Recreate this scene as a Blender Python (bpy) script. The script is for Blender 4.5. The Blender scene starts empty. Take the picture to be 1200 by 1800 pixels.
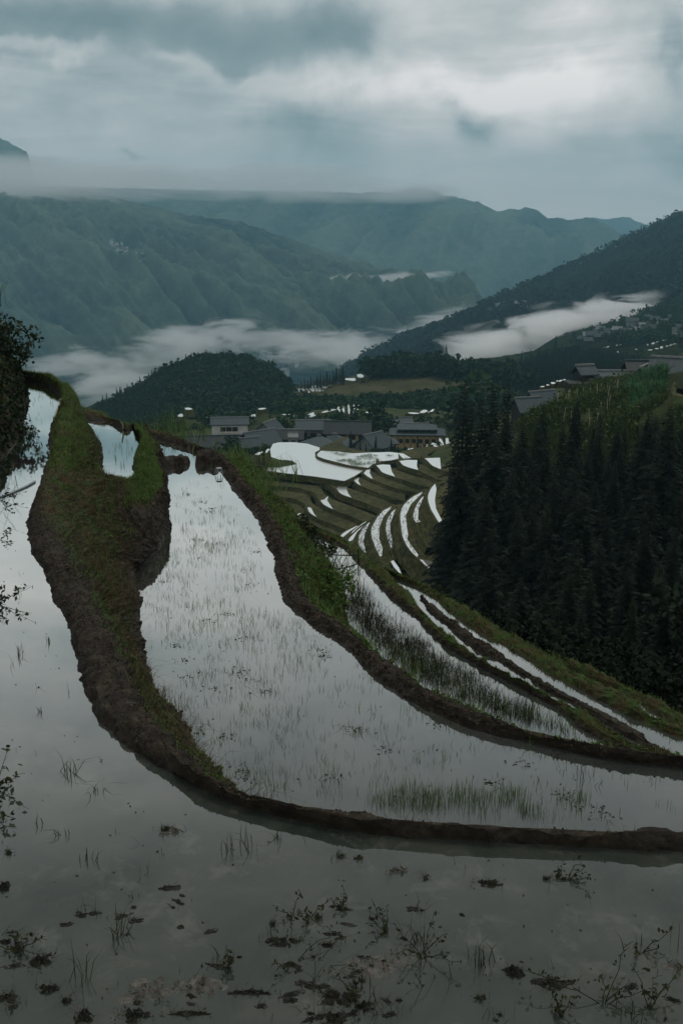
import bpy, math, random
import numpy as np
from mathutils import Vector
from math import radians, sin, cos, tan, atan, atan2, pi
random.seed(7); RNG = np.random.default_rng(7)
sc = bpy.context.scene
COL = sc.collection

# ------------------------------------------------------------ camera, sky, sun, exposure
F, CX, CY = 1750.0, 600.0, 900.0
TH = atan((900 - 430) / F)
cam = bpy.data.objects.new('camera', bpy.data.cameras.new('camera')); COL.objects.link(cam)
cam.data.sensor_fit = 'VERTICAL'; cam.data.sensor_height = 36.0; cam.data.lens = 35.0
cam.data.clip_start = 0.05; cam.data.clip_end = 60000.0
cam.location = (0, 0, 0); cam.rotation_euler = (pi / 2 - TH, 0, 0)
sc.camera = cam
sc.view_settings.view_transform = 'Standard'; sc.view_settings.look = 'None'
sc.view_settings.exposure = 0.0; sc.view_settings.gamma = 1.0
sc.cycles.volume_bounces = 14; sc.cycles.max_bounces = 14; sc.cycles.diffuse_bounces = 2
sc.cycles.glossy_bounces = 3; sc.cycles.transparent_max_bounces = 6
sc.cycles.volume_max_steps = 256; sc.cycles.volume_step_rate = 0.25
sc.cycles.use_denoising = True

SUN_EL, SUN_AZ = radians(64), radians(28)       # from ahead, to the right
def ray(px, py):
    x = (px - CX) / F; u = (CY - py) / F
    return (x, cos(TH) + u * sin(TH), -sin(TH) + u * cos(TH))
def azel(px, py):
    d = ray(px, py)
    return atan2(d[0], d[1]), atan2(d[2], math.hypot(d[0], d[1]))

def build_world():
    w = bpy.data.worlds.new('World'); sc.world = w; w.use_nodes = True
    nt = w.node_tree; N = nt.nodes; L = nt.links; N.clear()
    def n(t, **k):
        o = N.new(t)
        for a, v in k.items(): setattr(o, a, v)
        return o
    def m(op, a, b=None, c=None, clamp=False):
        o = n('ShaderNodeMath', operation=op, use_clamp=clamp)
        for i, v in enumerate((a, b, c)):
            if v is None: continue
            if isinstance(v, (int, float)): o.inputs[i].default_value = v
            else: L.new(v, o.inputs[i])
        return o.outputs[0]
    def vm(op, a, b=None, c=None):
        o = n('ShaderNodeVectorMath', operation=op)
        for i, v in enumerate((a, b, c)):
            if v is None: continue
            if isinstance(v, tuple): o.inputs[i].default_value = v
            else: L.new(v, o.inputs[i])
        return o
    tc = n('ShaderNodeTexCoord').outputs['Generated']
    sep = n('ShaderNodeSeparateXYZ'); L.new(tc, sep.inputs[0])
    x, y, z = sep.outputs
    az = m('ARCTAN2', x, y); el = m('ARCSINE', m('MINIMUM', m('MAXIMUM', z, -1.0), 1.0))
    # cloud layer: flat deck seen in perspective
    k = m('DIVIDE', 1.0, m('ADD', m('MAXIMUM', z, 0.0), 0.11))
    cp = n('ShaderNodeCombineXYZ'); L.new(m('MULTIPLY', x, k), cp.inputs[0]); L.new(m('MULTIPLY', y, k), cp.inputs[1])
    n1 = n('ShaderNodeTexNoise'); n1.inputs['Scale'].default_value = 1.25; n1.inputs['Detail'].default_value = 5
    n1.inputs['Roughness'].default_value = 0.6; n1.inputs['Distortion'].default_value = 0.6
    L.new(vm('ADD', cp.outputs[0], (3.1, 7.7, 0)).outputs[0], n1.inputs['Vector'])
    # angular coordinates with a little warp, for the single clouds
    nw = n('ShaderNodeTexNoise'); nw.inputs['Scale'].default_value = 9.0; nw.inputs['Detail'].default_value = 6
    L.new(tc, nw.inputs['Vector'])
    w3 = vm('SUBTRACT', nw.outputs['Color'], (0.5, 0.5, 0.5)).outputs[0]
    w3 = vm('MULTIPLY', w3, (0.24, 0.13, 0)).outputs[0]
    ae = n('ShaderNodeCombineXYZ'); L.new(az, ae.inputs[0]); L.new(el, ae.inputs[1])
    ae = vm('ADD', ae.outputs[0], w3).outputs[0]
    v = m('MULTIPLY_ADD', m('SUBTRACT', n1.outputs['Fac'], 0.5), 0.85, 0.62)
    n2 = n('ShaderNodeTexNoise'); n2.inputs['Scale'].default_value = 7.0; n2.inputs['Detail'].default_value = 7; n2.inputs['Roughness'].default_value = 0.62; n2.inputs['Distortion'].default_value = 0.8
    L.new(vm('MULTIPLY', tc, (1, 1, 1.6)).outputs[0], n2.inputs['Vector'])
    v = m('MULTIPLY_ADD', m('SUBTRACT', n2.outputs['Fac'], 0.5), 0.55, v)
    for px, py, sx, sy, amp in SKY_BLOBS:
        a, e = azel(px, py); sx = sx / F; sy = sy / F
        p = vm('MULTIPLY_ADD', ae, (1 / sx, 1 / sy, 0), (-a / sx, -e / sy, 0)).outputs[0]
        r2 = vm('DOT_PRODUCT', p, p).outputs['Value']
        v = m('MULTIPLY_ADD', m('EXPONENT', m('MULTIPLY', r2, -1.0)), amp * 1.35, v)
    # pale even mist near the horizon
    hz = n('ShaderNodeMapRange', interpolation_type='SMOOTHSTEP'); L.new(el, hz.inputs['Value'])
    hz.inputs['From Min'].default_value = 0.03; hz.inputs['From Max'].default_value = 0.17
    hz.inputs['To Min'].default_value = 0.75; hz.inputs['To Max'].default_value = 0.0
    mx = n('ShaderNodeMix'); L.new(hz.outputs[0], mx.inputs['Factor']); L.new(v, mx.inputs['A']); mx.inputs['B'].default_value = 0.66
    v = mx.outputs[0]
    ramp = n('ShaderNodeValToRGB'); L.new(v, ramp.inputs[0])
    cr = ramp.color_ramp
    cr.elements[0].position = 0.0; cr.elements[0].color = (.11, .14, .145, 1)
    cr.elements[1].position = 1.0; cr.elements[1].color = (.73, .672, .65, 1)
    for p_, c_ in ((.25, (.175, .205, .21, 1)), (.5, (.33, .342, .338, 1)), (.75, (.50, .478, .465, 1))):
        e_ = cr.elements.new(p_); e_.color = c_
    lo = n('ShaderNodeMapRange', interpolation_type='SMOOTHSTEP'); L.new(el, lo.inputs['Value'])
    lo.inputs['From Min'].default_value = 0.20; lo.inputs['From Max'].default_value = 0.75
    lo.inputs['To Min'].default_value = SKY_GAIN; lo.inputs['To Max'].default_value = SKY_TOP
    up = vm('SCALE', ramp.outputs[0]); L.new(lo.outputs[0], up.inputs['Scale'])
    sky = n('ShaderNodeTexSky', sky_type='NISHITA'); sky.sun_disc = False
    sky.sun_elevation = SUN_EL; sky.sun_rotation = SUN_AZ; sky.air_density = 1.5; sky.dust_density = 2.0
    mix = n('ShaderNodeMix', data_type='RGBA'); mix.inputs['Factor'].default_value = 0.95
    L.new(sky.outputs[0], mix.inputs['A']); L.new(up.outputs[0], mix.inputs['B'])
    bg = n('ShaderNodeBackground'); bg.inputs['Strength'].default_value = 0.1
    L.new(mix.outputs['Result'], bg.inputs['Color'])
    out = n('ShaderNodeOutputWorld'); L.new(bg.outputs[0], out.inputs['Surface'])
    w.cycles.sampling_method = 'MANUAL'; w.cycles.sample_map_resolution = 512

SKY_GAIN, SKY_TOP = 17.0, 11.0      # overcast sky: palest towards the horizon
SKY_BLOBS = [  # px, py, half width, half height, brightness change
    (200, 70, 330, 60, -.42), (610, 62, 100, 55, -.30), (700, 100, 50, 30, -.10), (150, 185, 330, 45, -.16),
    (530, 258, 105, 38, -.42), (845, 222, 52, 34, -.55), (1165, 242, 95, 28, -.55), (1190, 90, 45, 70, -.36),
    (930, 150, 260, 70, .26), (600, 185, 260, 28, .16), (60, 112, 130, 12, .22), (420, 148, 120, 10, .14),
    (560, 312, 38, 9, -.36), (250, 270, 30, 6, -.36), (880, 85, 120, 22, -.10), (1090, 170, 90, 40, -.12),
    (1120, 330, 120, 14, -.14), (300, 40, 60, 50, .12), (1050, 30, 200, 40, .08)]
build_world()
sun = bpy.data.objects.new('sun', bpy.data.lights.new('sun', 'SUN')); COL.objects.link(sun)
sun.data.energy = 1.0; sun.data.angle = radians(20); sun.data.color = (1, .95, .88)
sd = Vector((sin(SUN_AZ) * cos(SUN_EL), cos(SUN_AZ) * cos(SUN_EL), sin(SUN_EL)))
sun.rotation_euler = sd.to_track_quat('Z', 'Y').to_euler()

# ------------------------------------------------------------ maths helpers
def onz(px, py, z):                      # point of the level z seen at a pixel
    d = ray(px, py); t = z / d[2]
    return np.array((d[0] * t, d[1] * t, z))
def ony(px, py, dist):                   # point at a ground distance
    d = ray(px, py); t = dist / d[1]
    return np.array((d[0] * t, dist, d[2] * t))
def project(P):
    P = np.atleast_2d(P)
    f = P[:, 1] * cos(TH) - P[:, 2] * sin(TH); u = P[:, 1] * sin(TH) + P[:, 2] * cos(TH)
    return CX + F * P[:, 0] / f, CY - F * u / f
def _hash(ix, iy, iz, s):
    n_ = (ix.astype(np.int64) * 374761393 + iy.astype(np.int64) * 668265263 + iz.astype(np.int64) * 1442695041 + s * 974634777) & 0xffffffff
    n_ = ((n_ ^ (n_ >> 13)) * 1274126177) & 0xffffffff
    n_ = ((n_ ^ (n_ >> 16)) * 2246822519) & 0xffffffff
    return ((n_ ^ (n_ >> 15)) & 0xffffff) / float(0xffffff)
def vnoise(x, y, z=0.0, s=0):
    x = np.asarray(x, float); y = np.asarray(y, float) + 0 * x; z = np.asarray(z, float) + 0 * x
    ix, iy, iz = np.floor(x), np.floor(y), np.floor(z)
    fx, fy, fz = x - ix, y - iy, z - iz
    fx, fy, fz = [f * f * f * (f * (f * 6 - 15) + 10) for f in (fx, fy, fz)]
    r = 0
    for a in (0, 1):
        for b in (0, 1):
            for c in (0, 1):
                r = r + _hash(ix + a, iy + b, iz + c, s) * (fx if a else 1 - fx) * (fy if b else 1 - fy) * (fz if c else 1 - fz)
    return r
def fbm(x, y, z=0.0, o=4, s=0, g=.5):
    r = 0; a = 1; t = 0; x = np.asarray(x, float)
    for i in range(o):
        r = r + a * vnoise(x * 2**i + 17.3 * i, np.asarray(y) * 2**i + 5.1 * i, np.asarray(z) * 2**i, s + i); t += a; a *= g
    return r / t
def ridged(x, y, o=4, s=0):
    r = 0; a = 1; t = 0
    for i in range(o):
        r = r + a * (1 - abs(2 * vnoise(x * 2**i + 9.7 * i, y * 2**i + 3.3 * i, 0, s + i) - 1)); t += a; a *= .5
    return r / t

# ------------------------------------------------------------ object helpers
def tag(o, label=None, cat=None, group=None, kind=None):
    if label: o['label'] = label
    if cat: o['category'] = cat
    if group: o['group'] = group
    if kind: o['kind'] = kind
    return o
def empty(name, loc, rz=0.0, label=None, cat=None, group=None):
    o = bpy.data.objects.new(name, None); COL.objects.link(o); o.location = loc; o.rotation_euler = (0, 0, rz)
    return tag(o, label, cat, group)
def mesh(name, V, Fs, mats, smooth=False, attr=None, midx=None):
    me = bpy.data.meshes.new(name)
    V = np.asarray(V, np.float32)
    if isinstance(Fs, np.ndarray):
        nf, k = Fs.shape
        me.vertices.add(len(V)); me.vertices.foreach_set('co', V.ravel())
        me.loops.add(nf * k); me.loops.foreach_set('vertex_index', Fs.astype(np.int32).ravel())
        me.polygons.add(nf); me.polygons.foreach_set('loop_start', np.arange(0, nf * k, k, dtype=np.int32))
        me.polygons.foreach_set('loop_total', np.full(nf, k, np.int32))
        me.update(calc_edges=True)
    else:
        me.from_pydata([tuple(map(float, v)) for v in V], [], [tuple(f) for f in Fs]); me.update()
    for mt in (mats if isinstance(mats, (list, tuple)) else [mats]): me.materials.append(mt)
    me.polygons.foreach_set('use_smooth', np.full(len(me.polygons), smooth))
    if midx is not None: me.polygons.foreach_set('material_index', np.asarray(midx, np.int32))
    if attr:
        for an, av in attr.items():
            a = me.attributes.new(an, 'FLOAT', 'POINT'); a.data.foreach_set('value', np.asarray(av, np.float32).ravel())
    return me
def obj(name, me, parent=None):
    o = bpy.data.objects.new(name, me); COL.objects.link(o)
    if parent is not None: o.parent = parent
    return o
def struct(name, me, label):
    return tag(obj(name, me), label, None, None, 'structure')
def stuff(name, me, label, cat=None):
    return tag(obj(name, me), label, cat, None, 'stuff')
def grid_faces(n, m):
    a = np.arange(n * m).reshape(n, m)
    return np.stack([a[:-1, :-1], a[1:, :-1], a[1:, 1:], a[:-1, 1:]], -1).reshape(-1, 4)

# ------------------------------------------------------------ materials
def newmat(name):
    mt = bpy.data.materials.new(name); mt.use_nodes = True
    nt = mt.node_tree; nt.nodes.clear()
    return mt, nt
class NT:
    def __init__(s, nt): s.nt = nt
    def n(s, t, **k):
        o = s.nt.nodes.new(t)
        for a, v in k.items(): setattr(o, a, v)
        return o
    def l(s, a, b): s.nt.links.new(a, b)
    def noise(s, scale, detail=4, rough=.55, vec=None, dist=0):
        o = s.n('ShaderNodeTexNoise'); o.inputs['Scale'].default_value = scale; o.inputs['Detail'].default_value = detail
        o.inputs['Roughness'].default_value = rough; o.inputs['Distortion'].default_value = dist
        if vec is not None: s.l(vec, o.inputs['Vector'])
        return o.outputs['Fac']
    def ramp(s, fac, stops):
        o = s.n('ShaderNodeValToRGB'); s.l(fac, o.inputs[0]); e = o.color_ramp.elements
        e[0].position, e[0].color = stops[0][0], (*stops[0][1], 1); e[1].position, e[1].color = stops[-1][0], (*stops[-1][1], 1)
        for p, c in stops[1:-1]:
            q = e.new(p); q.color = (*c, 1)
        return o.outputs[0]
    def m(s, op, a, b=None, c=None, clamp=False):
        o = s.n('ShaderNodeMath', operation=op, use_clamp=clamp)
        for i, v in enumerate((a, b, c)):
            if v is None: continue
            if isinstance(v, (int, float)): o.inputs[i].default_value = v
            else: s.l(v, o.inputs[i])
        return o.outputs[0]
    def mixc(s, f, a, b, blend='MIX'):
        o = s.n('ShaderNodeMix', data_type='RGBA', blend_type=blend)
        for k, v in (('Factor', f), ('A', a), ('B', b)):
            if isinstance(v, (int, float)): o.inputs[k].default_value = v
            elif isinstance(v, tuple): o.inputs[k].default_value = (*v, 1)
            else: s.l(v, o.inputs[k])
        return o.outputs['Result']
    def attr(s, name): return s.n('ShaderNodeAttribute', attribute_name=name).outputs['Fac']
    def pos(s): return s.n('ShaderNodeNewGeometry').outputs['Position']
    def objc(s): return s.n('ShaderNodeTexCoord').outputs['Object']
    def bump(s, h, strength=.5, dist=.02):
        o = s.n('ShaderNodeBump'); o.inputs['Strength'].default_value = strength; o.inputs['Distance'].default_value = dist
        s.l(h, o.inputs['Height']); return o.outputs[0]
    def finish(s, col, rough=.9, spec=.2, normal=None):
        p = s.n('ShaderNodeBsdfPrincipled'); o = s.n('ShaderNodeOutputMaterial')
        if isinstance(col, tuple): p.inputs['Base Color'].default_value = (*col, 1)
        else: s.l(col, p.inputs['Base Color'])
        if isinstance(rough, (int, float)): p.inputs['Roughness'].default_value = rough
        else: s.l(rough, p.inputs['Roughness'])
        p.inputs['Specular IOR Level'].default_value = spec
        if normal is not None: s.l(normal, p.inputs['Normal'])
        s.l(p.outputs[0], o.inputs[0]); return p
def simple(name, stops, scale, rough=.9, spec=.2, bump=0, bdist=.02, detail=5, coords='pos'):
    mt, nt = newmat(name); t = NT(nt); v = t.pos() if coords == 'pos' else t.objc()
    f = t.noise(scale, detail, .6, v); c = t.ramp(f, stops)
    t.finish(c, rough, spec, t.bump(t.noise(scale * 2.3, 6, .65, v), bump, bdist) if bump else None)
    return mt
def leafmat(name, stops, spec=.15):
    """colour varies leaf by leaf through the 'tint' attribute; leaves let light through"""
    mt, nt = newmat(name); t = NT(nt)
    c = t.ramp(t.attr('tint'), stops)
    p = t.n('ShaderNodeBsdfPrincipled'); t.l(c, p.inputs['Base Color']); p.inputs['Roughness'].default_value = .6
    p.inputs['Specular IOR Level'].default_value = spec
    tr = t.n('ShaderNodeBsdfTranslucent'); t.l(c, tr.inputs[0])
    mx = t.n('ShaderNodeMixShader'); mx.inputs[0].default_value = .3
    t.l(p.outputs[0], mx.inputs[1]); t.l(tr.outputs[0], mx.inputs[2])
    o = t.n('ShaderNodeOutputMaterial'); t.l(mx.outputs[0], o.inputs[0]); return mt

def water_mat(name, mud_stops, scale, ripple, rough=.03, curve=None, patches=None):
    """muddy shallow water: silt body colour under a reflecting film that grows towards grazing view"""
    mt, nt = newmat(name); t = NT(nt); v = t.pos()
    col = t.ramp(t.noise(scale, 6, .62, v, .4), mud_stops)
    if patches:
        pm = t.ramp(t.noise(patches[0], 7, .7, v, .25), [(patches[1], (0, 0, 0)), (patches[2], (1, 1, 1))])
        col = t.mixc(pm, col, patches[3])
    nrm = t.bump(t.noise(ripple[0], 3, .5, v), ripple[1], .01)
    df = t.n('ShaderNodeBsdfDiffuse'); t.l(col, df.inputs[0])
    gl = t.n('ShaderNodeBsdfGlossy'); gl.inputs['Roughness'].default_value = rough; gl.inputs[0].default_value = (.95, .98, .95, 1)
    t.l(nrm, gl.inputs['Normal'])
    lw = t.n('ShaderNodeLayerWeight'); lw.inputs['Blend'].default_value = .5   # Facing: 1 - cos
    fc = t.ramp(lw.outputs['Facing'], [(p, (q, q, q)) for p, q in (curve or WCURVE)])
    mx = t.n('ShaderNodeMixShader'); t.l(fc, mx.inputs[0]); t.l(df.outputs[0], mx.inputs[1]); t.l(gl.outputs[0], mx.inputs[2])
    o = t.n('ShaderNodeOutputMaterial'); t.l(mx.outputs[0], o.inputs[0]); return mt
WCURVE = [(0.0, .03), (.30, .055), (.36, .06), (.44, .10), (.56, .34), (.70, .70), (.80, .90), (1, 1)]

M = {}
M['water_near'] = water_mat('shallow_muddy_water', [(.3, (.022, .030, .025)), (.5, (.038, .046, .038)), (.7, (.056, .061, .049))], 2.2, (3.0, .05),
                            patches=(3.4, .55, .74, (.10, .102, .085)))
M['water'] = water_mat('paddy_water', [(.3, (.028, .034, .032)), (.7, (.06, .064, .058))], .9, (3.0, .03))
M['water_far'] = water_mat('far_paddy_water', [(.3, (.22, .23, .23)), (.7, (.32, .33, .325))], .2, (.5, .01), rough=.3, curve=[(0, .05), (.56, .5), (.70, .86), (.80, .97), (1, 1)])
M['brown_water'] = water_mat('brown_water', [(.3, (.035, .03, .018)), (.7, (.06, .05, .03))], .4, (1.0, .02),
                             curve=[(0, .02), (.6, .06), (.85, .15), (1, .6)])
M['crumb'] = None
def bank_mat():
    mt, nt = newmat('bank_earth'); t = NT(nt); v = t.pos()
    mud = t.ramp(t.noise(9, 8, .7, v), [(.30, (.014, .012, .010)), (.48, (.038, .030, .021)), (.62, (.074, .061, .043)), (.76, (.145, .125, .09))])
    grs = t.ramp(t.noise(5, 6, .7, v), [(.25, (.022, .019, .010)), (.45, (.046, .052, .018)), (.6, (.062, .118, .028)), (.8, (.10, .095, .038))])
    dry = t.ramp(t.noise(3.5, 5, .6, v), [(.42, (0, 0, 0)), (.62, (1, 1, 1))])
    grs = t.mixc(dry, grs, (.075, .05, .023))
    nz = t.noise(6, 5, .7, v)
    f = t.m('ADD', t.attr('veg'), t.m('MULTIPLY', t.m('SUBTRACT', nz, .5), .9), clamp=True)
    c = t.mixc(t.ramp(f, [(.35, (0, 0, 0)), (.6, (1, 1, 1))]), mud, grs)
    wet = t.attr('wet')
    c = t.mixc(wet, c, t.mixc(1.0, c, (.45, .42, .38), 'MULTIPLY'))
    h = t.m('ADD', t.noise(16, 8, .75, v), t.m('MULTIPLY', t.noise(60, 5, .7, v), .5))
    t.finish(c, t.m('MULTIPLY_ADD', wet, -.45, .92), .25, t.bump(h, .9, .05)); return mt
M['bank'] = bank_mat()
M['crumb'] = leafmat('soil_crumbs', [(0, (.02, .015, .010)), (.6, (.055, .043, .030)), (1, (.13, .11, .08))])
M['grass'] = leafmat('grass_blades', [(0, (.042, .07, .02)), (.5, (.105, .19, .048)), (.8, (.16, .25, .072)), (1, (.21, .19, .085))])
M['herb'] = leafmat('herb_leaves', [(0, (.020, .040, .009)), (.5, (.055, .118, .022)), (.85, (.10, .17, .036)), (1, (.12, .085, .035))])
M['seedling'] = leafmat('seedling_blades', [(0, (.03, .046, .018)), (.6, (.085, .15, .04)), (1, (.15, .24, .07))])
M['weed'] = leafmat('water_weed', [(0, (.014, .016, .008)), (.6, (.035, .042, .017)), (1, (.07, .07, .03))])
M['dryblade'] = leafmat('dry_blades', [(0, (.05, .033, .015)), (.6, (.095, .07, .033)), (1, (.17, .14, .08))])
M['shrub'] = leafmat('shrub_leaves', [(0, (.006, .011, .005)), (.6, (.015, .028, .010)), (.93, (.03, .05, .018)), (1, (.06, .08, .05))])
M['scrub'] = leafmat('scrub_leaves', [(0, (.015, .024, .008)), (.6, (.052, .085, .020)), (.92, (.09, .13, .032)), (1, (.12, .10, .05))])
M['corn'] = leafmat('crop_leaves', [(0, (.02, .06, .025)), (.6, (.05, .14, .055)), (1, (.12, .24, .12))])
def needle_mat(name, a, b):
    mt, nt = newmat(name); t = NT(nt)
    rn = t.n('ShaderNodeObjectInfo').outputs['Random']
    f = t.m('ADD', t.m('MULTIPLY', t.attr('tint'), .75), t.m('MULTIPLY', rn, .35))
    t.finish(t.ramp(f, [(0, a), (1, b)]), .8, .08); return mt
M['needle'] = needle_mat('conifer_needles', (.003, .0055, .0035), (.018, .029, .015))
M['far_leaf'] = needle_mat('far_foliage', (.007, .020, .009), (.036, .075, .028))
M['far_conifer'] = needle_mat('far_conifer_needles', (.006, .013, .009), (.020, .038, .024))
M['bark'] = simple('bark', [(.3, (.02, .016, .012)), (.7, (.05, .04, .03))], 6)
def terrain_mat():
    mt, nt = newmat('hillside_ground'); t = NT(nt); v = t.pos()
    a = t.noise(.06, 8, .65, v); b = t.noise(.7, 6, .7, v)
    f = t.m('ADD', t.m('MULTIPLY', a, .6), t.m('MULTIPLY', b, .4))
    c = t.ramp(f, [(.3, (.012, .015, .008)), (.45, (.03, .038, .014)), (.55, (.05, .068, .022)), (.68, (.08, .065, .03))])
    t.finish(c, .95, .1, t.bump(b, .8, .3)); return mt
M['terrain'] = terrain_mat()
def terrace_mat():
    mt, nt = newmat('terrace_earth'); t = NT(nt); v = t.pos()
    st = t.n('ShaderNodeVectorMath', operation='MULTIPLY'); t.l(v, st.inputs[0]); st.inputs[1].default_value = (1, 1, 2.6)
    b = t.noise(.9, 8, .72, st.outputs[0]); big = t.noise(.12, 4, .6, v)
    f = t.m('ADD', t.m('MULTIPLY', b, .7), t.m('MULTIPLY', big, .35))
    c = t.ramp(f, [(.32, (.014, .015, .008)), (.48, (.042, .046, .018)), (.58, (.078, .074, .032)), (.72, (.12, .10, .055))])
    t.finish(c, .95, .1, t.bump(b, .8, .15)); return mt
M['terrace'] = terrace_mat()
def mountain_mat(name, lo, hi, s):
    mt, nt = newmat(name); t = NT(nt); v = t.pos()
    b = t.noise(s, 9, .72, v); big = t.noise(s * .13, 5, .6, v)
    f = t.m('ADD', t.m('ADD', t.m('MULTIPLY_ADD', b, 1.7, -.42), t.m('MULTIPLY_ADD', big, .7, -.35)), t.m('MULTIPLY', t.attr('open'), .55))
    c = t.ramp(f, [(.12, lo), (.55, tuple((a + b_) / 2 for a, b_ in zip(lo, hi))), (.95, hi)])
    t.finish(c, 1, 0, t.bump(b, 1.0, 8)); return mt
M['mtn'] = mountain_mat('forested_mountain', (.002, .006, .008), (.115, .15, .10), .022)
M['hill'] = mountain_mat('forested_hill', (.004, .009, .006), (.045, .058, .026), .08)
M['white_wall'] = simple('whitewash', [(.3, (.42, .43, .42)), (.7, (.62, .62, .60))], .8)
M['grey_wall'] = simple('grey_plaster', [(.3, (.16, .17, .17)), (.7, (.27, .28, .27))], .8)
M['timber'] = simple('dark_timber', [(.3, (.014, .013, .011)), (.7, (.04, .033, .027))], 1.5)
M['yellow_wall'] = simple('ochre_plaster', [(.3, (.36, .27, .12)), (.7, (.48, .37, .19))], .8)
M['tile'] = simple('grey_tile', [(.3, (.020, .034, .038)), (.7, (.046, .070, .076))], 1.6, .6, .3)
M['dark_tile'] = simple('weathered_tile', [(.3, (.016, .022, .023)), (.7, (.038, .045, .044))], 1.6, .7, .3)
M['ridge_tile'] = simple('pale_ridge', [(.3, (.16, .17, .17)), (.7, (.26, .27, .27))], 2)
M['glass'] = simple('dark_window_glass', [(.3, (.012, .014, .016)), (.7, (.025, .03, .032))], 1, .15, .5)
M['frame'] = simple('window_frame', [(.3, (.05, .035, .025)), (.7, (.09, .07, .05))], 1)
M['cream'] = simple('cream_paint', [(.3, (.5, .48, .42)), (.7, (.62, .6, .52))], 1)
M['metal'] = simple('pale_plastic', [(.3, (.25, .30, .32)), (.7, (.40, .46, .48))], 5, .5)
M['black'] = simple('black_hose', [(.3, (.008, .008, .008)), (.7, (.02, .02, .018))], 5, .6)
M['bamboo'] = simple('weathered_bamboo', [(.3, (.30, .28, .22)), (.7, (.50, .47, .38))], 5, .6)
M['stone'] = simple('dark_stone', [(.3, (.012, .012, .010)), (.7, (.03, .028, .025))], 8, .7, .3, .6)
M['clod'] = simple('wet_mud', [(.3, (.006, .0055, .0045)), (.55, (.017, .0155, .012)), (.78, (.06, .055, .045))], 22, .75, .35, .8)
M['silt'] = simple('pale_silt', [(.35, (.05, .047, .04)), (.7, (.15, .14, .12))], 14, .8, .3, .6)

# ============================================================ near paddies
ZA, ZB0, ZB, ZC, ZD1, ZD2, ZD3 = -3.0, -3.55, -4.0, -5.3, -5.6, -5.75, -6.3
def pl(pts, z): return np.array([onz(p[0], p[1], z if len(p) < 3 else p[2]) for p in pts])
def resample(L, n, par):
    """smooth interpolation of the polyline L (k,3), parameter par (k,), at n even parameters"""
    t = np.linspace(0, par[-1], n); k = len(L)
    m_ = np.zeros_like(L)
    m_[1:-1] = (L[2:] - L[:-2]) / (par[2:] - par[:-2])[:, None]
    m_[0] = (L[1] - L[0]) / (par[1] - par[0]); m_[-1] = (L[-1] - L[-2]) / (par[-1] - par[-2])
    i = np.clip(np.searchsorted(par, t, 'right') - 1, 0, k - 2)
    h = (par[i + 1] - par[i])[:, None]; s = ((t - par[i]) / (par[i + 1] - par[i]))[:, None]
    return ((2*s**3 - 3*s**2 + 1) * L[i] + (s**3 - 2*s**2 + s) * h * m_[i] + (-2*s**3 + 3*s**2) * L[i + 1] + (s**3 - s**2) * h * m_[i + 1])
def outward(L, sign=1):
    """unit horizontal normals of a polyline, on the side that looks away from the camera (sign 1)"""
    T = np.gradient(L[:, :2], axis=0); T /= np.linalg.norm(T, axis=1)[:, None] + 1e-9
    N = np.stack([-T[:, 1], T[:, 0]], 1)
    for i in range(3): N[1:-1] = (N[:-2] + N[1:-1] + N[2:]) / 3
    s = np.sign((N @ np.array([.3, 1.0])).mean())
    return N * s * sign
def shift(L, d, dz, N):
    o = L.copy(); o[:, :2] += N * (np.asarray(d).reshape(-1, 1) if np.ndim(d) else d); o[:, 2] += dz; return o
GRIDS = {}
def bank(name, label, lines, sub, amp, veg, wet=None, step=.05, seed=1, mat='bank', scale=1.0):
    """a loft through matching polylines: sub[j] rows between lines j and j+1; amp, veg, wet per line"""
    k = len(lines[0]); mid = sum(lines) / len(lines)
    par = np.r_[0, np.cumsum(np.linalg.norm(np.diff(mid, axis=0), axis=1) + 1e-4)]
    n = int(max(12, min(1000, par[-1] / step)))
    R = [resample(np.asarray(l), n, par) for l in lines]
    cols, va, aa, wa = [], [], [], []
    wet = wet or [0] * len(lines)
    vv = lambda j: np.interp(np.linspace(0, par[-1], n), par, np.broadcast_to(np.asarray(veg[j], float), k))
    for j in range(len(lines) - 1):
        for q in range(sub[j]):
            f = q / sub[j]
            cols.append(R[j] * (1 - f) + R[j + 1] * f); va.append(vv(j) * (1 - f) + vv(j + 1) * f)
            aa.append(amp[j] * (1 - f) + amp[j + 1] * f); wa.append(wet[j] * (1 - f) + wet[j + 1] * f)
    cols.append(R[-1]); va.append(vv(len(lines) - 1)); aa.append(amp[-1]); wa.append(wet[-1])
    G = np.stack(cols, 1)                                  # n, m, 3
    du = np.gradient(G, axis=0); dv = np.gradient(G, axis=1)
    N = np.cross(du, dv); N /= np.linalg.norm(N, axis=2)[..., None] + 1e-9
    N *= np.where(N[..., 2:3] < 0, -1, 1)
    x, y, z = G[..., 0] / scale, G[..., 1] / scale, G[..., 2] / scale
    d = (fbm(x * 1.1, y * 1.1, z * 1.1, 2, seed + 3) - .5) * 1.6 + (fbm(x * 4.5, y * 4.5, z * 4.5, 3, seed) - .5) * 1.3 + (fbm(x * 14, y * 14, z * 14, 4, seed + 9, .7) - .5) * 1.3
    G = G + N * (d * np.array(aa)[None, :])[..., None]
    n_, m_ = G.shape[:2]
    V = G.reshape(-1, 3); A = np.stack(va, 1).ravel(); W = np.tile(wa, n_)
    o = struct(name, mesh(name, V, grid_faces(n_, m_), M[mat], False, {'veg': A, 'wet': W}), label)
    GRIDS.setdefault("all", []).append(G); return G
def flat(name, label, P, mat, z=None):
    P = np.asarray(P)[:, :3].copy()
    if z is not None: P[:, 2] = z
    me = mesh(name, P, [list(range(len(P)))], M[mat])
    if me.polygons[0].normal.z < 0: me.flip_normals()
    return struct(name, me, label)

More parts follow.
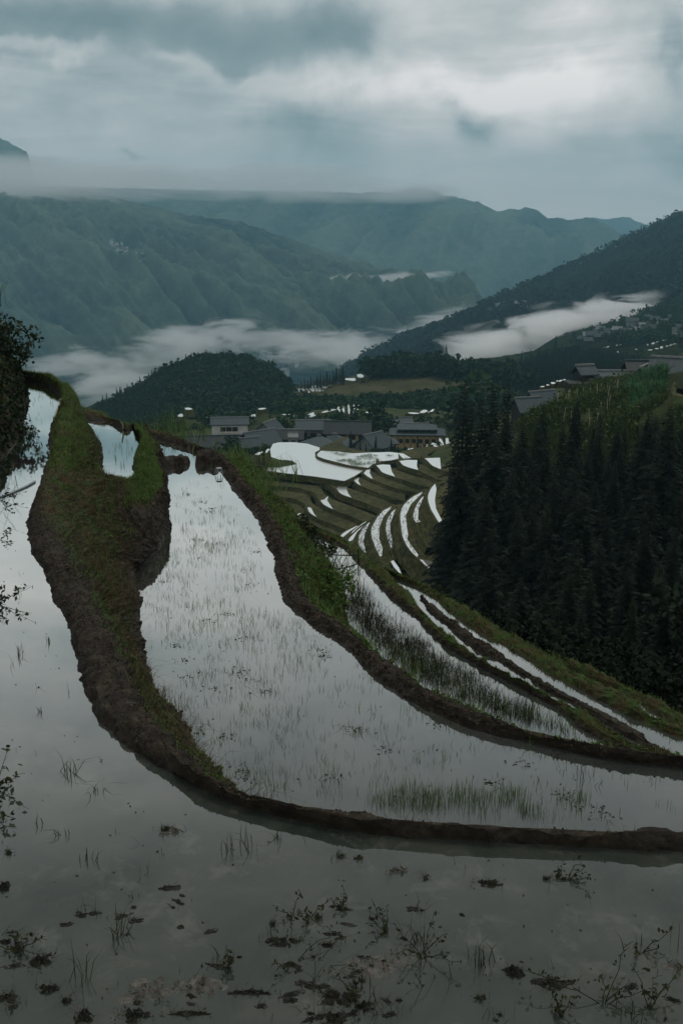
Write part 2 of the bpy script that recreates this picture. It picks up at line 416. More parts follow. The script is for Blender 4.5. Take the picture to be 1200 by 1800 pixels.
def extend(T, za, ze, v, L, first=False):
    """carry a dike on past the frame, straight along v"""
    t = T[0] if first else T[-1]; r = []
    for q, z in ((t[0], za), (t[1], ze)):
        x, y = project(onz(q[0], q[1], z) + np.r_[v, 0] * L); r.append((float(x[0]), float(y[0])))
    t = tuple(r) + (0,) * (len(t) - 2)
    return [t] + T if first else T + [t]
# --- bank between the front paddy (A) and the middle one (B); columns: A waterline, mud edge, foot in B
T1 = [((1300,1502),(1300,1450),0),((1050,1491),(1050,1444),0),((900,1483),(900,1439),0),((750,1473),(750,1430),0),((600,1455),(600,1416),0),
 ((500,1434),(520,1402),0),((410,1408),(440,1384),0),((330,1372),(365,1356),(358,1362)),((270,1340),(318,1318),(337,1323)),((217,1305),(280,1272),(320,1283)),
 ((175,1262),(242,1225),(293,1243)),((150,1205),(212,1165),(267,1207)),((130,1133),(180,1095),(247,1127)),((105,1067),(152,1040),(247,1060)),
 ((76,1005),(122,990),(243,1000)),((55,965),(103,940),(262,978)),((48,927),(96,897),(281,950)),((56,885),(97,860),(288,905)),((73,856),(106,828),(290,880))]
T1 = extend(T1, ZA, ZA + .14, np.array([.985, -.17]), 7, True)
a0 = pl([t[0] for t in T1], ZA); N1 = outward(a0)
e1 = pl([t[1] for t in T1], ZA + .14)
b1 = np.array([onz(*t[2], ZB) if t[2] else e1[i] + np.r_[N1[i] * .55, ZB - e1[i][2]] for i, t in enumerate(T1)])
mid_h = .12 + 0 * a0[:, 0]
hz1 = np.r_[np.full(8, .08), np.full(8, .10), .12, .14, .17, .19]; e1[:, 2] = ZA + hz1
up1 = np.r_[np.zeros(14), .1, .2, .35, .5, .7, .9]
top_a = a0 + (e1 - a0) * .55; top_a[:, 2] = e1[:, 2] + .012; sh_a = a0 + (e1 - a0) * .20; sh_a[:, 2] = ZA + hz1 * .72
slope1 = e1 * .66 + b1 * .34; slope1[:, 2] += .10
slope2 = e1 * .30 + b1 * .70; slope2[:, 2] += .05
Gd1 = bank('earth_bank', 'long earthen dike curling from the front paddy up the mossy slope beside it',
     [shift(a0, -.05, -.35, N1), a0, sh_a, top_a, e1, slope1, slope2, b1, shift(b1, .1, -.3, N1)], [3, 4, 4, 5, 9, 9, 8, 2],
     [.03, .05, .05, .04, .06, .15, .15, .11, .05], [0, 0, up1 * .6, up1 * .9, .16 + up1 * .8, .66, .36, .12, 0], [1, 1, .35, 0, 0, 0, .1, .7, 1], .03, 3)
# --- upper part, beside the small raised paddy (B0)
T2 = [((64,872),(104,836),(178,850)),((73,856),(106,828),(177,828)),((80,818),(115,800),(181,806)),((86,787),(120,770),(179,787)),((90,752),(124,735),(168,764)),
 ((103,729),(127,712),(152,741)),((107,699),(124,688),(138,722)),((92,682),(104,670),0),((69,671),(74,657),0),((38,665),(41,651),0),((0,660),(0,646),0)]
a2 = pl([t[0] for t in T2], ZA); N2 = outward(a2); e2 = pl([t[1] for t in T2], ZA + .2); e2[:3, 2] = ZA + np.array([.06, .13, .18])
N2f = np.array([[.8, .6]] * 7 + [[.6, .8], [.2, 1], [0, 1], [0, 1]])
b2 = np.array([onz(*t[2], ZB0) if t[2] else e2[i] + np.r_[N2f[i] * .9, -1.6] for i, t in enumerate(T2)])
top2 = a2 * .5 + e2 * .5; top2[:, 2] = e2[:, 2]
s2 = e2 * .5 + b2 * .5; s2[:, 2] += .10
bank('earth_bank', 'green grassy dike between the narrow far water and the small raised paddy',
     [shift(a2, 0, -.3, N2f), a2, top2, e2, s2, b2, shift(b2, .1, -.4, N2f)], [2, 5, 5, 9, 9, 3],
     [.04, .06, .07, .08, .12, .08, .05], [.1, .3, .9, 1, .75, .6, .3], [1, .7, 0, 0, 0, .3, 1], .05, 5)
# --- U-shaped dam round the small raised paddy
inn = [(170,815),(178,829),(192,838),(215,843),(233,838),(237,802),(244,775),(240,757),(232,748)]
tpo = [(160,840),(172,856),(200,872),(238,880),(268,866),(277,838),(270,800),(258,770),(246,755)]
out = [(205,985),(225,985),(248,985),(272,965),(289,912),(290,880),(285,843),(283,815),(266,778)]
ui, ut, uo = pl(inn, ZB0), pl(tpo, ZB0 + .14), pl(out, ZB)
um = ut * .5 + uo * .5; um[:, 2] += .22; um[:, :2] = um[:, :2] * .6 + .4 * uo[:, :2]
Nz = np.zeros((len(ui), 2))
ti = ui * .7 + ut * .3; ti[:, 2] = ZB0 + .13
bank('earth_bank', 'bright green grassy dam wrapped in a U around the small raised paddy',
     [shift(ui, 0, -.3, Nz), ui, ti, ut, um, uo, shift(uo, 0, -.3, Nz)], [2, 4, 8, 8, 8, 3],
     [.03, .05, .06, .10, .14, .12, .05], [.3, .6, 1, 1, .35, .1, 0], [1, .5, 0, 0, .3, .8, 1], .03, 8)
# --- outer dike of the middle paddy
T3 = [((120,722,ZB0),(118,702)),((150,737,ZB0),(148,717)),((192,744,ZB0),(190,731)),((226,757,ZB0),(226,745)),((257,767),(259,752)),((291,778),(296,764)),((326,790),(331,776)),
 ((358,801),(369,790)),((385,822),(394,804)),((410,862),(428,840)),((445,905),(464,880)),((467,945),(490,920)),((484,1000),(508,972)),((500,1050),(524,1026)),
 ((540,1095),(556,1066)),((600,1133),(602,1097)),((650,1184),(652,1140)),((700,1219),(694,1172)),((750,1248),(738,1207)),((800,1271),(787,1234)),((900,1299),(882,1270)),
 ((1000,1321),(982,1297)),((1100,1339),(1090,1317)),((1300,1366),(1300,1345))]
VX = np.array([.93, -.37]); T3 = extend(T3, ZB, ZB + .09, VX, 7)
a3 = pl([t[0] for t in T3], ZB); N3 = outward(a3)
hz3 = np.array([.09] * 4 + [.10] * 3 + [.13] * 6 + [.09] * 12)
e3 = np.array([onz(*t[1], a3[i][2] + hz3[i]) for i, t in enumerate(T3)])
foot3 = np.array([e3[i] + np.r_[N3[i] * (1.7 if 9 < i < 14 else 1.1 if i > 13 else 1.3), (ZC - .05 if i > 9 else e3[i][2] - 2.4) - e3[i][2]] for i in range(len(e3))])
t3 = a3 * .72 + e3 * .28; t3[:, 2] = a3[:, 2] * .5 + e3[:, 2] * .5; t3b = a3 * .45 + e3 * .55; t3b[:, 2] = e3[:, 2] + .01
for i_, q_, z_ in ((8, (452,845), -5.0), (9, (490,905), ZC - .1), (10, (518,935), ZC - .05), (11, (549,980), ZC - .05), (12, (592,1022), ZC - .05), (13, (607,1070), ZC - .05), (14, (618,1104), ZC - .05)):
    foot3[i_] = onz(*q_, z_)
k3 = e3 * .55 + foot3 * .45; k3[:, 2] += np.where(np.arange(len(e3)) < 14, .16, -.02)
vl = np.r_[np.full(5, 1.0), .6, .3, .15, np.zeros(len(e3) - 8)]
v3 = np.array([1 if 0 < i < 4 else .55 if i < 8 else .12 for i in range(len(e3))]).mean()
bank('earth_bank', 'winding earthen dike on the outer rim of the middle paddy, seedlings inside it',
     [shift(a3, -.05, -.3, N3), a3, t3, t3b, e3, k3, foot3, shift(foot3, .3, -.5, N3)], [2, 4, 4, 5, 9, 9, 3],
     [.03, .05, .06, .05, .07, .20, .14, .05], [0, .0, vl * .5, .05 + vl * .8, .30 + vl * .7, 1, .9, .5], [1, .9, .3, 0, 0, 0, .2, 1], .04, 12)
# --- grassy dike beyond the weedy paddy (C)
T4 = [((505,915),(500,905)),((518,926),(514,913)),((560,945),(567,931)),((600,965),(614,951)),((630,993),(656,987)),((665,1029),(690,1019)),((715,1074),(735,1066)),((775,1128),(795,1124)),
 ((840,1170),(852,1161)),((910,1205),(905,1192)),((980,1249),(985,1231)),((1022,1285),(1048,1264)),((1100,1322),(1130,1312)),((1300,1372),(1300,1352))]
T4 = extend(T4, ZC, ZC + .09, VX, 6.5)
a4 = pl([t[0] for t in T4], ZC); N4 = outward(a4); e4 = pl([t[1] for t in T4], ZC + .09)
f4 = shift(e4, .35, -.75, N4); t4 = a4 * .65 + e4 * .35; t4[:, 2] = ZC + .085
bank('earth_bank', 'grassy dike running diagonally between the weedy paddy and the narrow strips',
     [shift(a4, 0, -.3, N4), a4, t4, e4, f4, shift(f4, .2, -.6, N4)], [2, 5, 6, 5, 2],
     [.03, .05, .07, .08, .08, .04], [0, .1, .75, .9, .7, .3], [1, .8, 0, 0, 0, .6], .05, 15)
# --- thin mud dike between the two narrow strips
T5 = [((738,1052),(742,1046)),((752,1071),(760,1063)),((800,1113),(815,1106)),((840,1144),(858,1135)),((890,1172),(905,1163)),((950,1211),(962,1202)),((1000,1237),(1012,1227)),((1050,1266),(1062,1255)),
 ((1100,1295),(1117,1286)),((1165,1332),(1178,1325)),((1300,1390),(1300,1378))]
T5 = extend(T5, ZD1, ZD1 + .05, VX, 6.5)
a5 = pl([t[0] for t in T5], ZD1); N5 = outward(a5); e5 = pl([t[1] for t in T5], ZD1 + .05)
t5 = a5 * .6 + e5 * .4; t5[:, 2] = ZD1 + .05
bank('earth_bank', 'thin bare mud dike splitting two narrow strips of water',
     [shift(a5, 0, -.3, N5), a5, t5, e5, shift(e5, .15, -.4, N5)], [2, 5, 5, 3], [.03, .05, .06, .05, .03], [0, .05, .25, .3, .1], [1, .8, 0, .3, 1], .05, 18)
# --- outermost grassy dike above the wooded ravine
T6 = [((680,1004),(674,997)),((695,1013),(690,1004)),((750,1045),(760,1033)),((790,1077),(808,1063)),((850,1118),(866,1099)),((920,1158),(932,1132)),((980,1195),(988,1168)),((1030,1219),(1050,1201)),
 ((1080,1243),(1092,1226)),((1130,1273),(1138,1254)),((1200,1300),(1206,1276)),((1320,1345),(1320,1320))]
T6 = extend(T6, ZD2, ZD2 + .09, VX, 6)
a6 = pl([t[0] for t in T6], ZD2); N6 = outward(a6); e6 = pl([t[1] for t in T6], ZD2 + .09)
f6 = shift(e6, .5, -.75, N6); t6 = a6 * .6 + e6 * .4; t6[:, 2] = ZD2 + .07
bank('earth_bank', 'bright grassy dike along the last strip above the dark ravine',
     [shift(a6, 0, -.3, N6), a6, t6, e6, f6, shift(f6, .5, -1.2, N6)], [2, 5, 6, 6, 3], [.03, .05, .08, .09, .1, .05], [.2, .6, 1, 1, .8, .5], [1, .5, 0, 0, 0, 0], .05, 21)
T7 = [((975,1160),(960,1140)),((1055,1202),(1062,1190)),((1085,1213),(1095,1203)),((1105,1226),(1120,1215)),((1135,1247),(1155,1232)),((1200,1280),(1205,1258)),((1320,1330),(1320,1304))]
T7 = extend(T7, ZD3, ZD3 + .08, VX, 6)
a7 = pl([t[0] for t in T7], ZD3); N7 = outward(a7); e7 = pl([t[1] for t in T7], ZD3 + .08); f7 = shift(e7, .9, -1.3, N7)
t7 = a7 * .6 + e7 * .4; t7[:, 2] = ZD3 + .06
bank('earth_bank', 'lowest grassy lip beside the sliver of water at the ravine edge',
     [shift(a7, 0, -.3, N7), a7, t7, e7, f7, shift(f7, .8, -1.4, N7)], [2, 5, 6, 6, 3], [.03, .05, .08, .09, .15, .05], [.2, .6, 1, 1, .8, .5], [1, .5, 0, 0, 0, 0], .06, 24)
# --- left hillside bank above the front paddy
wl = np.vstack([pl([(36,660),(45,678),(47,692),(40,712),(37,735),(39,748),(32,766),(23,782),(4,800),(-40,835),(-110,900),(-190,1000),(-300,1150)], ZA),
                [[-4.2, 2.5, ZA], [-4.4, 0, ZA]]])
tp = wl.copy(); tp[:, 0] -= .75; tp[:, 2] += 1.35; tp2 = wl.copy(); tp2[:, 0] -= 2.2; tp2[:, 2] += 2.2
tp3 = wl.copy(); tp3[:, 0] -= 14; tp3[:, 2] += 7.5
m1 = wl.copy(); m1[:, 0] -= .28; m1[:, 2] += .55
bank('hillside', 'steep dark overgrown bank rising left of the narrow far water',
     [wl + np.array([.1, 0, -.4]), wl, m1, tp, tp2, tp3], [2, 5, 6, 6, 8], [.05, .1, .2, .25, .35, .5], [.1, .25, .6, .9, 1, 1], [1, .9, .2, 0, 0, 0], .09, 30)
# --- water sheets
flat('paddy_water', 'broad shallow front paddy with weeds and silt, reaching up the left side',
     np.vstack([(a0 + e1) / 2, (a2 + e2)[2:] / 2, [[-14, 24, 0], [-14, 2, 0], [-4, -1.5, 0], [11, -1.5, 0], [11.5, 2.5, 0]]]), 'water_near', ZA)
flat('paddy_water', 'small raised paddy cupped by the U-shaped grassy dam',
     (np.vstack([pl([(172,838),(200,856),(238,862),(258,852),(256,800),(256,766),(228,746),(190,735),(148,728),(140,740),(150,764),(165,800)], ZB0)])), 'water', ZB0)
Bpoly = np.vstack([b1 + np.c_[-N1 * .12, 0 * b1[:, 0]], pl([(270,880),(262,840),(262,800),(250,770),(258,760)], ZB), ((a3 + e3) / 2)[4:]])
flat('paddy_water', 'large middle paddy dotted with rows of young seedlings', Bpoly, 'water', ZB)
flat('paddy_water', 'weedy paddy below the middle one, dark weeds covering its near side',
     np.vstack([foot3[10:] + np.c_[-N3[10:] * .15, 0 * foot3[10:, 0]], ((a4 + e4) / 2)[::-1]]), 'water', ZC)
flat('paddy_water', 'thin strip of water between the grassy dike and the mud dike', np.vstack([f4[4:] , ((a5 + e5) / 2)[::-1]]), 'water', ZD1)
flat('paddy_water', 'long narrow strip of water along the outermost grassy dike', np.vstack([e5, ((a6 + e6) / 2)[::-1]]), 'water', ZD2)
flat('paddy_water', 'sliver of water at the edge of the ravine', np.vstack([shift(f6[5:], -.05, 0, N6[5:]), ((a7 + e7) / 2)[::-1]]), 'water', ZD3)
# --- mud dam splitting off the far tip of the middle paddy
dl = pl([(270,828),(286,822),(300,818),(320,815),(336,814)], ZB); 
def lump(name, label, P, w, h, seed):
    n = len(P); par = np.r_[0, np.cumsum(np.linalg.norm(np.diff(P, axis=0), axis=1))]; c = resample(P, 40, par)
    rows = []
    for u in np.linspace(0, pi, 12):
        env = np.sqrt(np.clip(1 - (2 * np.linspace(0, 1, 40) - 1)**6, 0, 1))
        q = c.copy(); q[:, 1] += -cos(u) * w * env; q[:, 2] += (sin(u) * h * env) - .12
        rows.append(q)
    G = np.stack(rows, 1)
    G[..., 2] += (fbm(G[..., 0] * 5, G[..., 1] * 5, G[..., 2] * 5, 4, seed) - .5) * .22 * (G[..., 2] > ZB - .1)
    G[..., 1] += (fbm(G[..., 0] * 4, G[..., 2] * 6, 3.3, 3, seed + 4) - .5) * .2
    m_ = mesh(name, G.reshape(-1, 3), grid_faces(*G.shape[:2]), M['bank'], False, {'veg': np.full(G.size // 3, .05), 'wet': np.full(G.size // 3, .3)})
    return struct(name, m_, label)
lump('mud_dam', 'low dark mud dam jutting out from the grassy dam', dl, .22, .33, 41)
lump('mud_dam', 'squat dark mud lump beside the outer dike, across the gap from the low dam', pl([(344,816),(355,812),(370,812),(388,814)], ZB), .24, .34, 43)

# ============================================================ general ground: interpolated through measured points
CTRL = []
def cp(px, py, d, dz=0.0): p = ony(px, py, d); CTRL.append((p[0], p[1], p[2] + dz))
for px, d, z in ((860,60,-34),(860,75,-34),(860,98,-31),(900,45,-29),(900,60,-31),(900,80,-30),(950,96,-26),(960,33,-20),(960,45,-25),(960,60,-28),(960,78,-27.5),(1040,30,-16.5),(1040,45,-23),(1040,60,-26.5),(1040,78,-26),(1040,95,-24),
  (1120,26,-13.5),(1120,37,-18),(1120,54,-25),(1120,70,-26),(1120,84,-25),(1120,96,-22.5),(1220,24,-12.5),(1220,37,-17),(1220,54,-23),(1220,70,-24),(1220,84,-22.5),(1340,37,-15),(1340,60,-20),(1340,84,-20)):
    p = ony(px, 900, d); CTRL.append((p[0], d, z))
for x in (-40, -22, -12, -4, 3, 9, 20): CTRL.append((x, -2, -11.0)); CTRL.append((x, 6, -10.5))
for x in (-14, -9, -5): CTRL.append((x, 14, -9.5)); CTRL.append((x, 21, -10.5))
for p, dz in ((f6, -2.2), (f7, -1.8), (f4, -2.5), (foot3[:10], -3)):
    for q in p[::2]: CTRL.append((q[0], q[1], q[2] + dz))
for a in ((900,1142,23),(1000,1185,21),(1100,1236,18.5),(1200,1272,16),(1320,1330,14),(800,1062,60),
          (930,735,118),(1000,712,122),(1100,690,118),(1190,690,104),(1200,660,125),(1330,650,110),(1000,692,140),(1100,672,146),(1200,664,150),(1125,668,134),(1170,657,134),(1140,690,122),(1120,720,114),(1100,700,122),(1185,660,128),(1330,640,150),
          (340,800,240),(450,800,240),(560,800,250),(700,800,262),(790,790,280),(400,748,320),(480,742,330),(560,724,345),(600,717,348),(640,715,350),(680,717,352),(740,722,352),(500,729,345),(560,742,325),(700,742,325),(800,728,345),(880,722,300),(950,716,240),
          (330,757,300),(300,770,260),(200,800,230),(100,800,230),(0,800,230),(-150,800,230),
          (100,780,400),(250,765,420),(400,745,420),(500,730,420),(600,733,390),(700,733,390),(800,728,390),(900,712,430),(1000,700,440),(1100,665,450),(1200,650,450),(1330,640,450)):
    cp(*a)
CTRL += [(x, 900, -215) for x in (-700, -300, 0, 200)] + [(-260, 600, -150), (-120, 620, -130), (-420, 600, -190), (-300, 380, -100)] + [(450, 900, -100), (800, 800, -60)] + [(x, 1500, -262) for x in (-900, 0, 900)]
CTRL += [(-60, 40, -22), (-30, 35, -18), (-12, 45, -26), (-40, 90, -45), (-10, 90, -42), (5, 60, -28), (-90, 60, -25), (-15, 140, -54), (-60, 160, -60), (-30, 180, -60)]
# ------- middle terraces, from the big white pond down to the fan of strips
def z5(x, y): return (440 + x / 2.6087, 760 + y / 2.61)
def chain(pts, z): return np.array([onz(*z5(*p), z) for p in pts])
TERR = []
def terrace(name, label, lip, back, drop=1.6, out=.45, seed=0, lipw=.5):
    """one step: level top from the lip back into the hill, and the riser below the lip"""
    lip = np.asarray(lip); par = np.r_[0, np.cumsum(np.linalg.norm(np.diff(lip, axis=0), axis=1))]
    n = int(max(14, par[-1] / .35)); L = resample(lip, n, par)
    L[:, 1] += (fbm(L[:, 0] * .5, L[:, 1] * .5, seed, 3, seed) - .5) * .25
    back = np.asarray(back, float); B = L + (back if back.ndim == 1 else resample(back, n, par) - L)
    N = outward(L); c = ((B - L)[:, :2] * N).sum(1).mean(); N = N * (-1 if c > 0 else 1)
    inn = shift(L, -lipw, .0, N); top = shift(L, -.15, .12, N); edge = shift(L, 0, .10, N)
    rows = [B, inn, top, edge]
    for q in np.linspace(.2, 1, 7): rows.append(shift(L, out * q, -drop * q, N))
    G = np.stack(rows, 1)
    d = (fbm(G[..., 0] * .7, G[..., 1] * .7, G[..., 2] * 1.2, 4, seed) - .5) * .7
    G[:, 4:, 0] += (N[:, None, 0] * d[:, 4:]); G[:, 4:, 1] += (N[:, None, 1] * d[:, 4:])
    G[:, 2:4, 2] += d[:, 2:4] * .12
    struct(name, mesh(name, G.reshape(-1, 3), grid_faces(*G.shape[:2]), M['terrace']), label)
    TERR.append(G)
    for q in L[::max(1, n // 4)]: CTRL.append((q[0], q[1], q[2] - drop - 1.0))
    return L
def pond(label, pts, z, mat='water_far', conv=z5):
    P = np.array([onz(*conv(*p), z) for p in pts])
    return flat('paddy_water', label, P, mat, z)
G1 = [  # level, lip (zoomed pixels), drop
 (-44.6, [(780,112),(800,128),(830,156),(875,174),(930,190)], 1.3, 'top step of the stack beside the conifer stand'),
 (-45.3, [(668,124),(680,140),(700,156),(770,178),(850,216),(900,232)], 1.3, 'second step of the stack, right of the big white pond'),
 (-46.0, [(565,148),(580,165),(600,186),(665,208),(780,246),(860,262)], 1.3, 'third step of the stack, right of the big white pond'),
 (-46.7, [(505,184),(518,195),(535,207),(562,219),(680,262),(800,282)], 1.4, 'fourth step, just under the tip of the big white pond'),
 (-47.3, [(455,212),(470,226),(487,240),(512,251),(620,292),(700,318)], 1.5, 'fifth step, curling round the nose of the slope'),
 (-47.9, [(20,196),(75,200),(200,208),(320,226),(385,258),(398,276),(422,290),(468,306),(580,345),(640,372)], 1.6, 'sixth step, below the near rim of the big white pond'),
 (-48.6, [(20,244),(85,248),(200,254),(290,278),(312,312),(325,330),(350,345),(384,360),(480,395),(560,430)], 1.7, 'seventh step, with one small white corner of water'),
 (-49.3, [(20,290),(90,294),(190,305),(245,328),(252,348),(262,368),(285,385),(312,398),(400,432),(480,465)], 1.8, 'eighth step, with a white wedge of water'),
 (-50.0, [(60,326),(140,336),(190,356),(206,378),(215,392),(240,406),(330,445),(420,480)], 2.5, 'lowest step above the diagonal dike')]
for i, (z, lip, drop, lb) in enumerate(G1):
    terrace('terrace', 'brown grassy terrace, ' + lb, chain(lip, z), (0.8, 7.0, 0), drop * .68, .35, 50 + i)
G1W = [
 ([(792,119),(868,116),(873,170),(832,152),(808,132)], -44.6, 'white water on the top step beside the conifers'),
 ([(678,132),(720,126),(765,127),(762,150),(769,175),(702,153),(684,140)], -45.3, 'white water on the second step of the stack'),
 ([(572,152),(605,147),(640,149),(648,180),(664,205),(601,183),(583,166)], -46.0, 'white water on the third step of the stack'),
 ([(517,190),(530,174),(552,164),(546,185),(562,216),(538,205)], -46.7, 'small white crescent under the tip of the big pond'),
 ([(470,218),(484,206),(500,203),(494,222),(508,248),(488,238)], -47.3, 'thin white crescent on the fifth step'),
 ([(390,262),(410,242),(450,229),(440,258),(448,280),(466,303),(424,288),(400,275)], -47.9, 'broad white crescent at the nose of the slope'),
 ([(313,313),(338,308),(352,295),(357,293),(352,312),(382,357),(352,343),(328,328)], -48.6, 'white corner of water on the seventh step'),
 ([(254,352),(268,342),(280,348),(290,370),(307,394),(286,383),(264,367)], -49.3, 'white wedge of water on the eighth step'),
 ([(207,380),(225,370),(232,372),(218,388)], -50.0, 'speck of water on the lowest step')]
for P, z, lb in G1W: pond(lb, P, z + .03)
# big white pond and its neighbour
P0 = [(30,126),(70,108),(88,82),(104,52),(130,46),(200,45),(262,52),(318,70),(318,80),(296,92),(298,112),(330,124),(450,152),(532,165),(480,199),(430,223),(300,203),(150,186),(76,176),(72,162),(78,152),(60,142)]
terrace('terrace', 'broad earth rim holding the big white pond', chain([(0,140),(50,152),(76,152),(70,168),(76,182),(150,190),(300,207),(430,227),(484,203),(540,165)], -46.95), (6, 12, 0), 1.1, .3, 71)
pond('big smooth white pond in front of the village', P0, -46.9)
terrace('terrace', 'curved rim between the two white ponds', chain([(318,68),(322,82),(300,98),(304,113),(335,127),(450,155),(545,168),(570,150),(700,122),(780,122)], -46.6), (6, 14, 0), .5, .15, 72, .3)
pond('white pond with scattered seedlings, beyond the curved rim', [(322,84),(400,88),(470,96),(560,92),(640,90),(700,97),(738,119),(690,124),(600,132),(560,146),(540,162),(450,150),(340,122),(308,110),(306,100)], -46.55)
# fan of narrow strips on the spur: lip on the left, hill to the right
FAN = [
 (-41.0, [(490,425),(440,448),(408,472),(400,500)], [(408,474),(440,448),(488,424),(492,430),(455,455),(425,480)], 'first narrow strip of the fan'),
 (-40.2, [(548,402),(500,435),(455,475),(440,495),(432,530)], [(444,492),(470,452),(510,420),(530,408),(525,425),(490,455),(468,495),(455,500)], 'second narrow strip of the fan'),
 (-39.2, [(560,392),(528,420),(498,455),(486,500),(500,545),(540,590)], [(490,515),(500,458),(530,415),(548,400),(545,420),(530,450),(518,500),(530,555),(520,548),(505,530)], 'third narrow strip of the fan'),
 (-37.6, [(655,332),(610,352),(570,395),(545,450),(555,505),(588,580),(620,640)], [(549,450),(575,395),(610,358),(648,338),(640,352),(610,385),(590,440),(590,490),(605,530),(602,568),(590,568),(570,528),(556,490)], 'fourth strip of the fan, broad and white'),
 (-36.8, [(670,342),(640,365),(618,405),(612,450),(630,520),(660,590)], [(640,372),(668,348),(655,380),(640,420),(640,455),(662,500),(655,532),(635,530),(630,490),(616,450),(620,410)], 'fifth strip of the fan, dotted with stubble'),
 (-34.6, [(800,262),(730,300),(690,340),(678,380),(682,440),(690,485),(720,540),(770,590),(830,650),(900,705)], [(682,385),(694,340),(735,300),(790,268),(785,280),(735,330),(712,380),(716,430),(722,470),(718,490),(745,530),(768,560),(765,575),(740,555),(712,520),(694,485),(686,440)], 'sixth strip of the fan, longest and curved'),
 (-33.8, [(815,270),(772,305),(745,350),(738,395),(762,430),(770,470),(810,530)], [(760,330),(798,278),(790,305),(770,350),(768,395),(778,410),(760,414),(744,400),(745,365)], 'seventh strip of the fan, short and broken'),
 (-32.2, [(850,225),(820,255),(804,300),(820,360),(850,410),(895,460),(960,530),(1080,680),(1160,780)], [(846,234),(828,250),(812,290),(812,310),(828,355),(858,405),(900,455),(925,470),(915,450),(880,410),(850,350),(845,310),(852,260)], 'eighth strip, running under the conifers')]
for i, (z, lip, wp, lb) in enumerate(FAN):
    terrace('terrace', 'green-brown terrace holding the ' + lb, chain(lip, z), (6.5, 2.5, 0), 1.9, .8, 80 + i, .3)
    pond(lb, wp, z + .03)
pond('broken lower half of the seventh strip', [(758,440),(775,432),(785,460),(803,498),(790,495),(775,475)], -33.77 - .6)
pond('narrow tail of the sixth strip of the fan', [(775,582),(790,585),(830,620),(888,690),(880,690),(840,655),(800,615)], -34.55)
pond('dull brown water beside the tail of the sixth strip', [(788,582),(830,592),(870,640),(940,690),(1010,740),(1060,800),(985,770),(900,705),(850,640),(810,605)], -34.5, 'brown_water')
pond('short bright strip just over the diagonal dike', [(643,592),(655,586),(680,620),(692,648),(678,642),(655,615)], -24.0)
pond('dull water running on below the eighth strip', [(925,470),(960,505),(1020,575),(1090,660),(1190,790),(1150,765),(1050,640),(960,535),(915,480)], -31.9, 'brown_water')
flat('paddy_water', 'murky brown pool at the foot of the conifers', pl([(1040,1205),(1100,1185),(1180,1192),(1260,1220),(1300,1262),(1200,1250),(1130,1228)], -14.5), 'brown_water', -14.5)

# small far terraces: level sheets with an earth skirt, at measured distances
def smallpond(px, py, w, h, d, label, tilt=0.0, i=0):
    c = ony(px, py, d); z = c[2]; pts = []
    for a in np.linspace(0, 2 * pi, 9)[:-1]:
        r = 1 + .25 * sin(2 * a + i) + .12 * sin(3 * a + 2 * i)
        x_, y_ = px + w * .5 * r * cos(a), py - h * .5 * r * sin(a) - tilt * w * .5 * cos(a)
        pts.append(onz(x_, y_, z))
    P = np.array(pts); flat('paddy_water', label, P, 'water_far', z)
    C = P.mean(0); E = C + (P - C) * 1.25; E[:, 2] = z - .05; Dn = C + (P - C) * 1.7; Dn[:, 2] = z - 2.2; n = len(P)
    V = np.vstack([E, Dn]); Fs = [list(range(n))] + [[k, k + n, (k + 1) % n + n, (k + 1) % n] for k in range(n)]
    struct('terrace', mesh('terrace', V, Fs, M['terrace']), 'earth step under ' + label)
    CTRL.append((C[0], C[1], z - 1.2))
def z3(x, y): return 300 + x / 2.3077, 640 + y / 2.3077
def z8(x, y): return 920 + x / 4.2857, 560 + y / 4.2857
k_ = 0
for (x, y, w, h, t) in [(575,206,72,20,.2),(640,190,50,8,.2),(682,183,10,22,-.5),(700,186,9,30,-.6),(722,184,9,30,-.6),(742,182,9,28,-.5),(760,180,9,26,-.4),(710,212,9,24,-.8),(812,195,34,12,0),(800,203,14,8,0),(985,199,50,5,0),(1025,192,36,9,.2),(1060,188,20,8,.3),(1070,198,34,8,.1),(1045,196,22,6,0),(470,205,30,6,0),(500,212,40,6,0)]:
    smallpond(*z3(x, y), w / 2.2, h / 2.1, 344, 'small white paddy on the low green knoll behind the roofs', t, k_); k_ += 1
for (x, y, w, h, t) in [(145,218,10,6,.3),(178,212,22,5,.4),(120,240,12,5,.4),(105,250,12,5,.4),(120,262,40,9,.55),(150,245,22,6,.4),(72,181,36,8,0),(42,208,28,11,0),(370,181,32,7,0),(342,208,30,11,0)]:
    smallpond(*z3(x, y), w / 2.3, h / 2.3, 312, 'slip of white water on the slope left of the white house', t, k_); k_ += 1
for (x, y, w, h) in [(140,512,28,10),(180,500,22,9),(220,485,38,12),(250,470,16,8),(275,468,36,10),(305,460,18,9),(285,505,26,9),(305,495,16,10),(105,560,36,16),(140,562,22,12),(188,545,38,8),(190,562,48,11),(20,598,30,8)]:
    smallpond(*z8(x, y), w / 4.28, h / 4.28, 235, 'white paddy corner behind the tops of the conifers', .1, k_); k_ += 1
def z5b(x, y): return z5(x, y)
for (x, y, w, h, t) in [(845,58,28,22,-.2),(875,50,22,40,-.6),(905,45,30,30,-.5),(808,68,16,22,-.5),(850,103,12,10,0),(720,78,24,10,0),(690,84,20,8,0),(742,76,16,8,0),(782,75,12,12,0),(765,117,44,4,0)]:
    smallpond(*z5(x, y), w / 2.6, h / 2.6, 250, 'white paddy corner below the ochre guesthouse', t, k_); k_ += 1
for (x, y, w, h, t) in [(40,96,34,12,.2),(78,84,16,18,.5),(78,92,18,10,.3),(48,110,16,6,.3)]:
    smallpond(*z5(x, y), w / 2.6, h / 2.6, 215, 'white slip of paddy left of the big pond', t, k_); k_ += 1
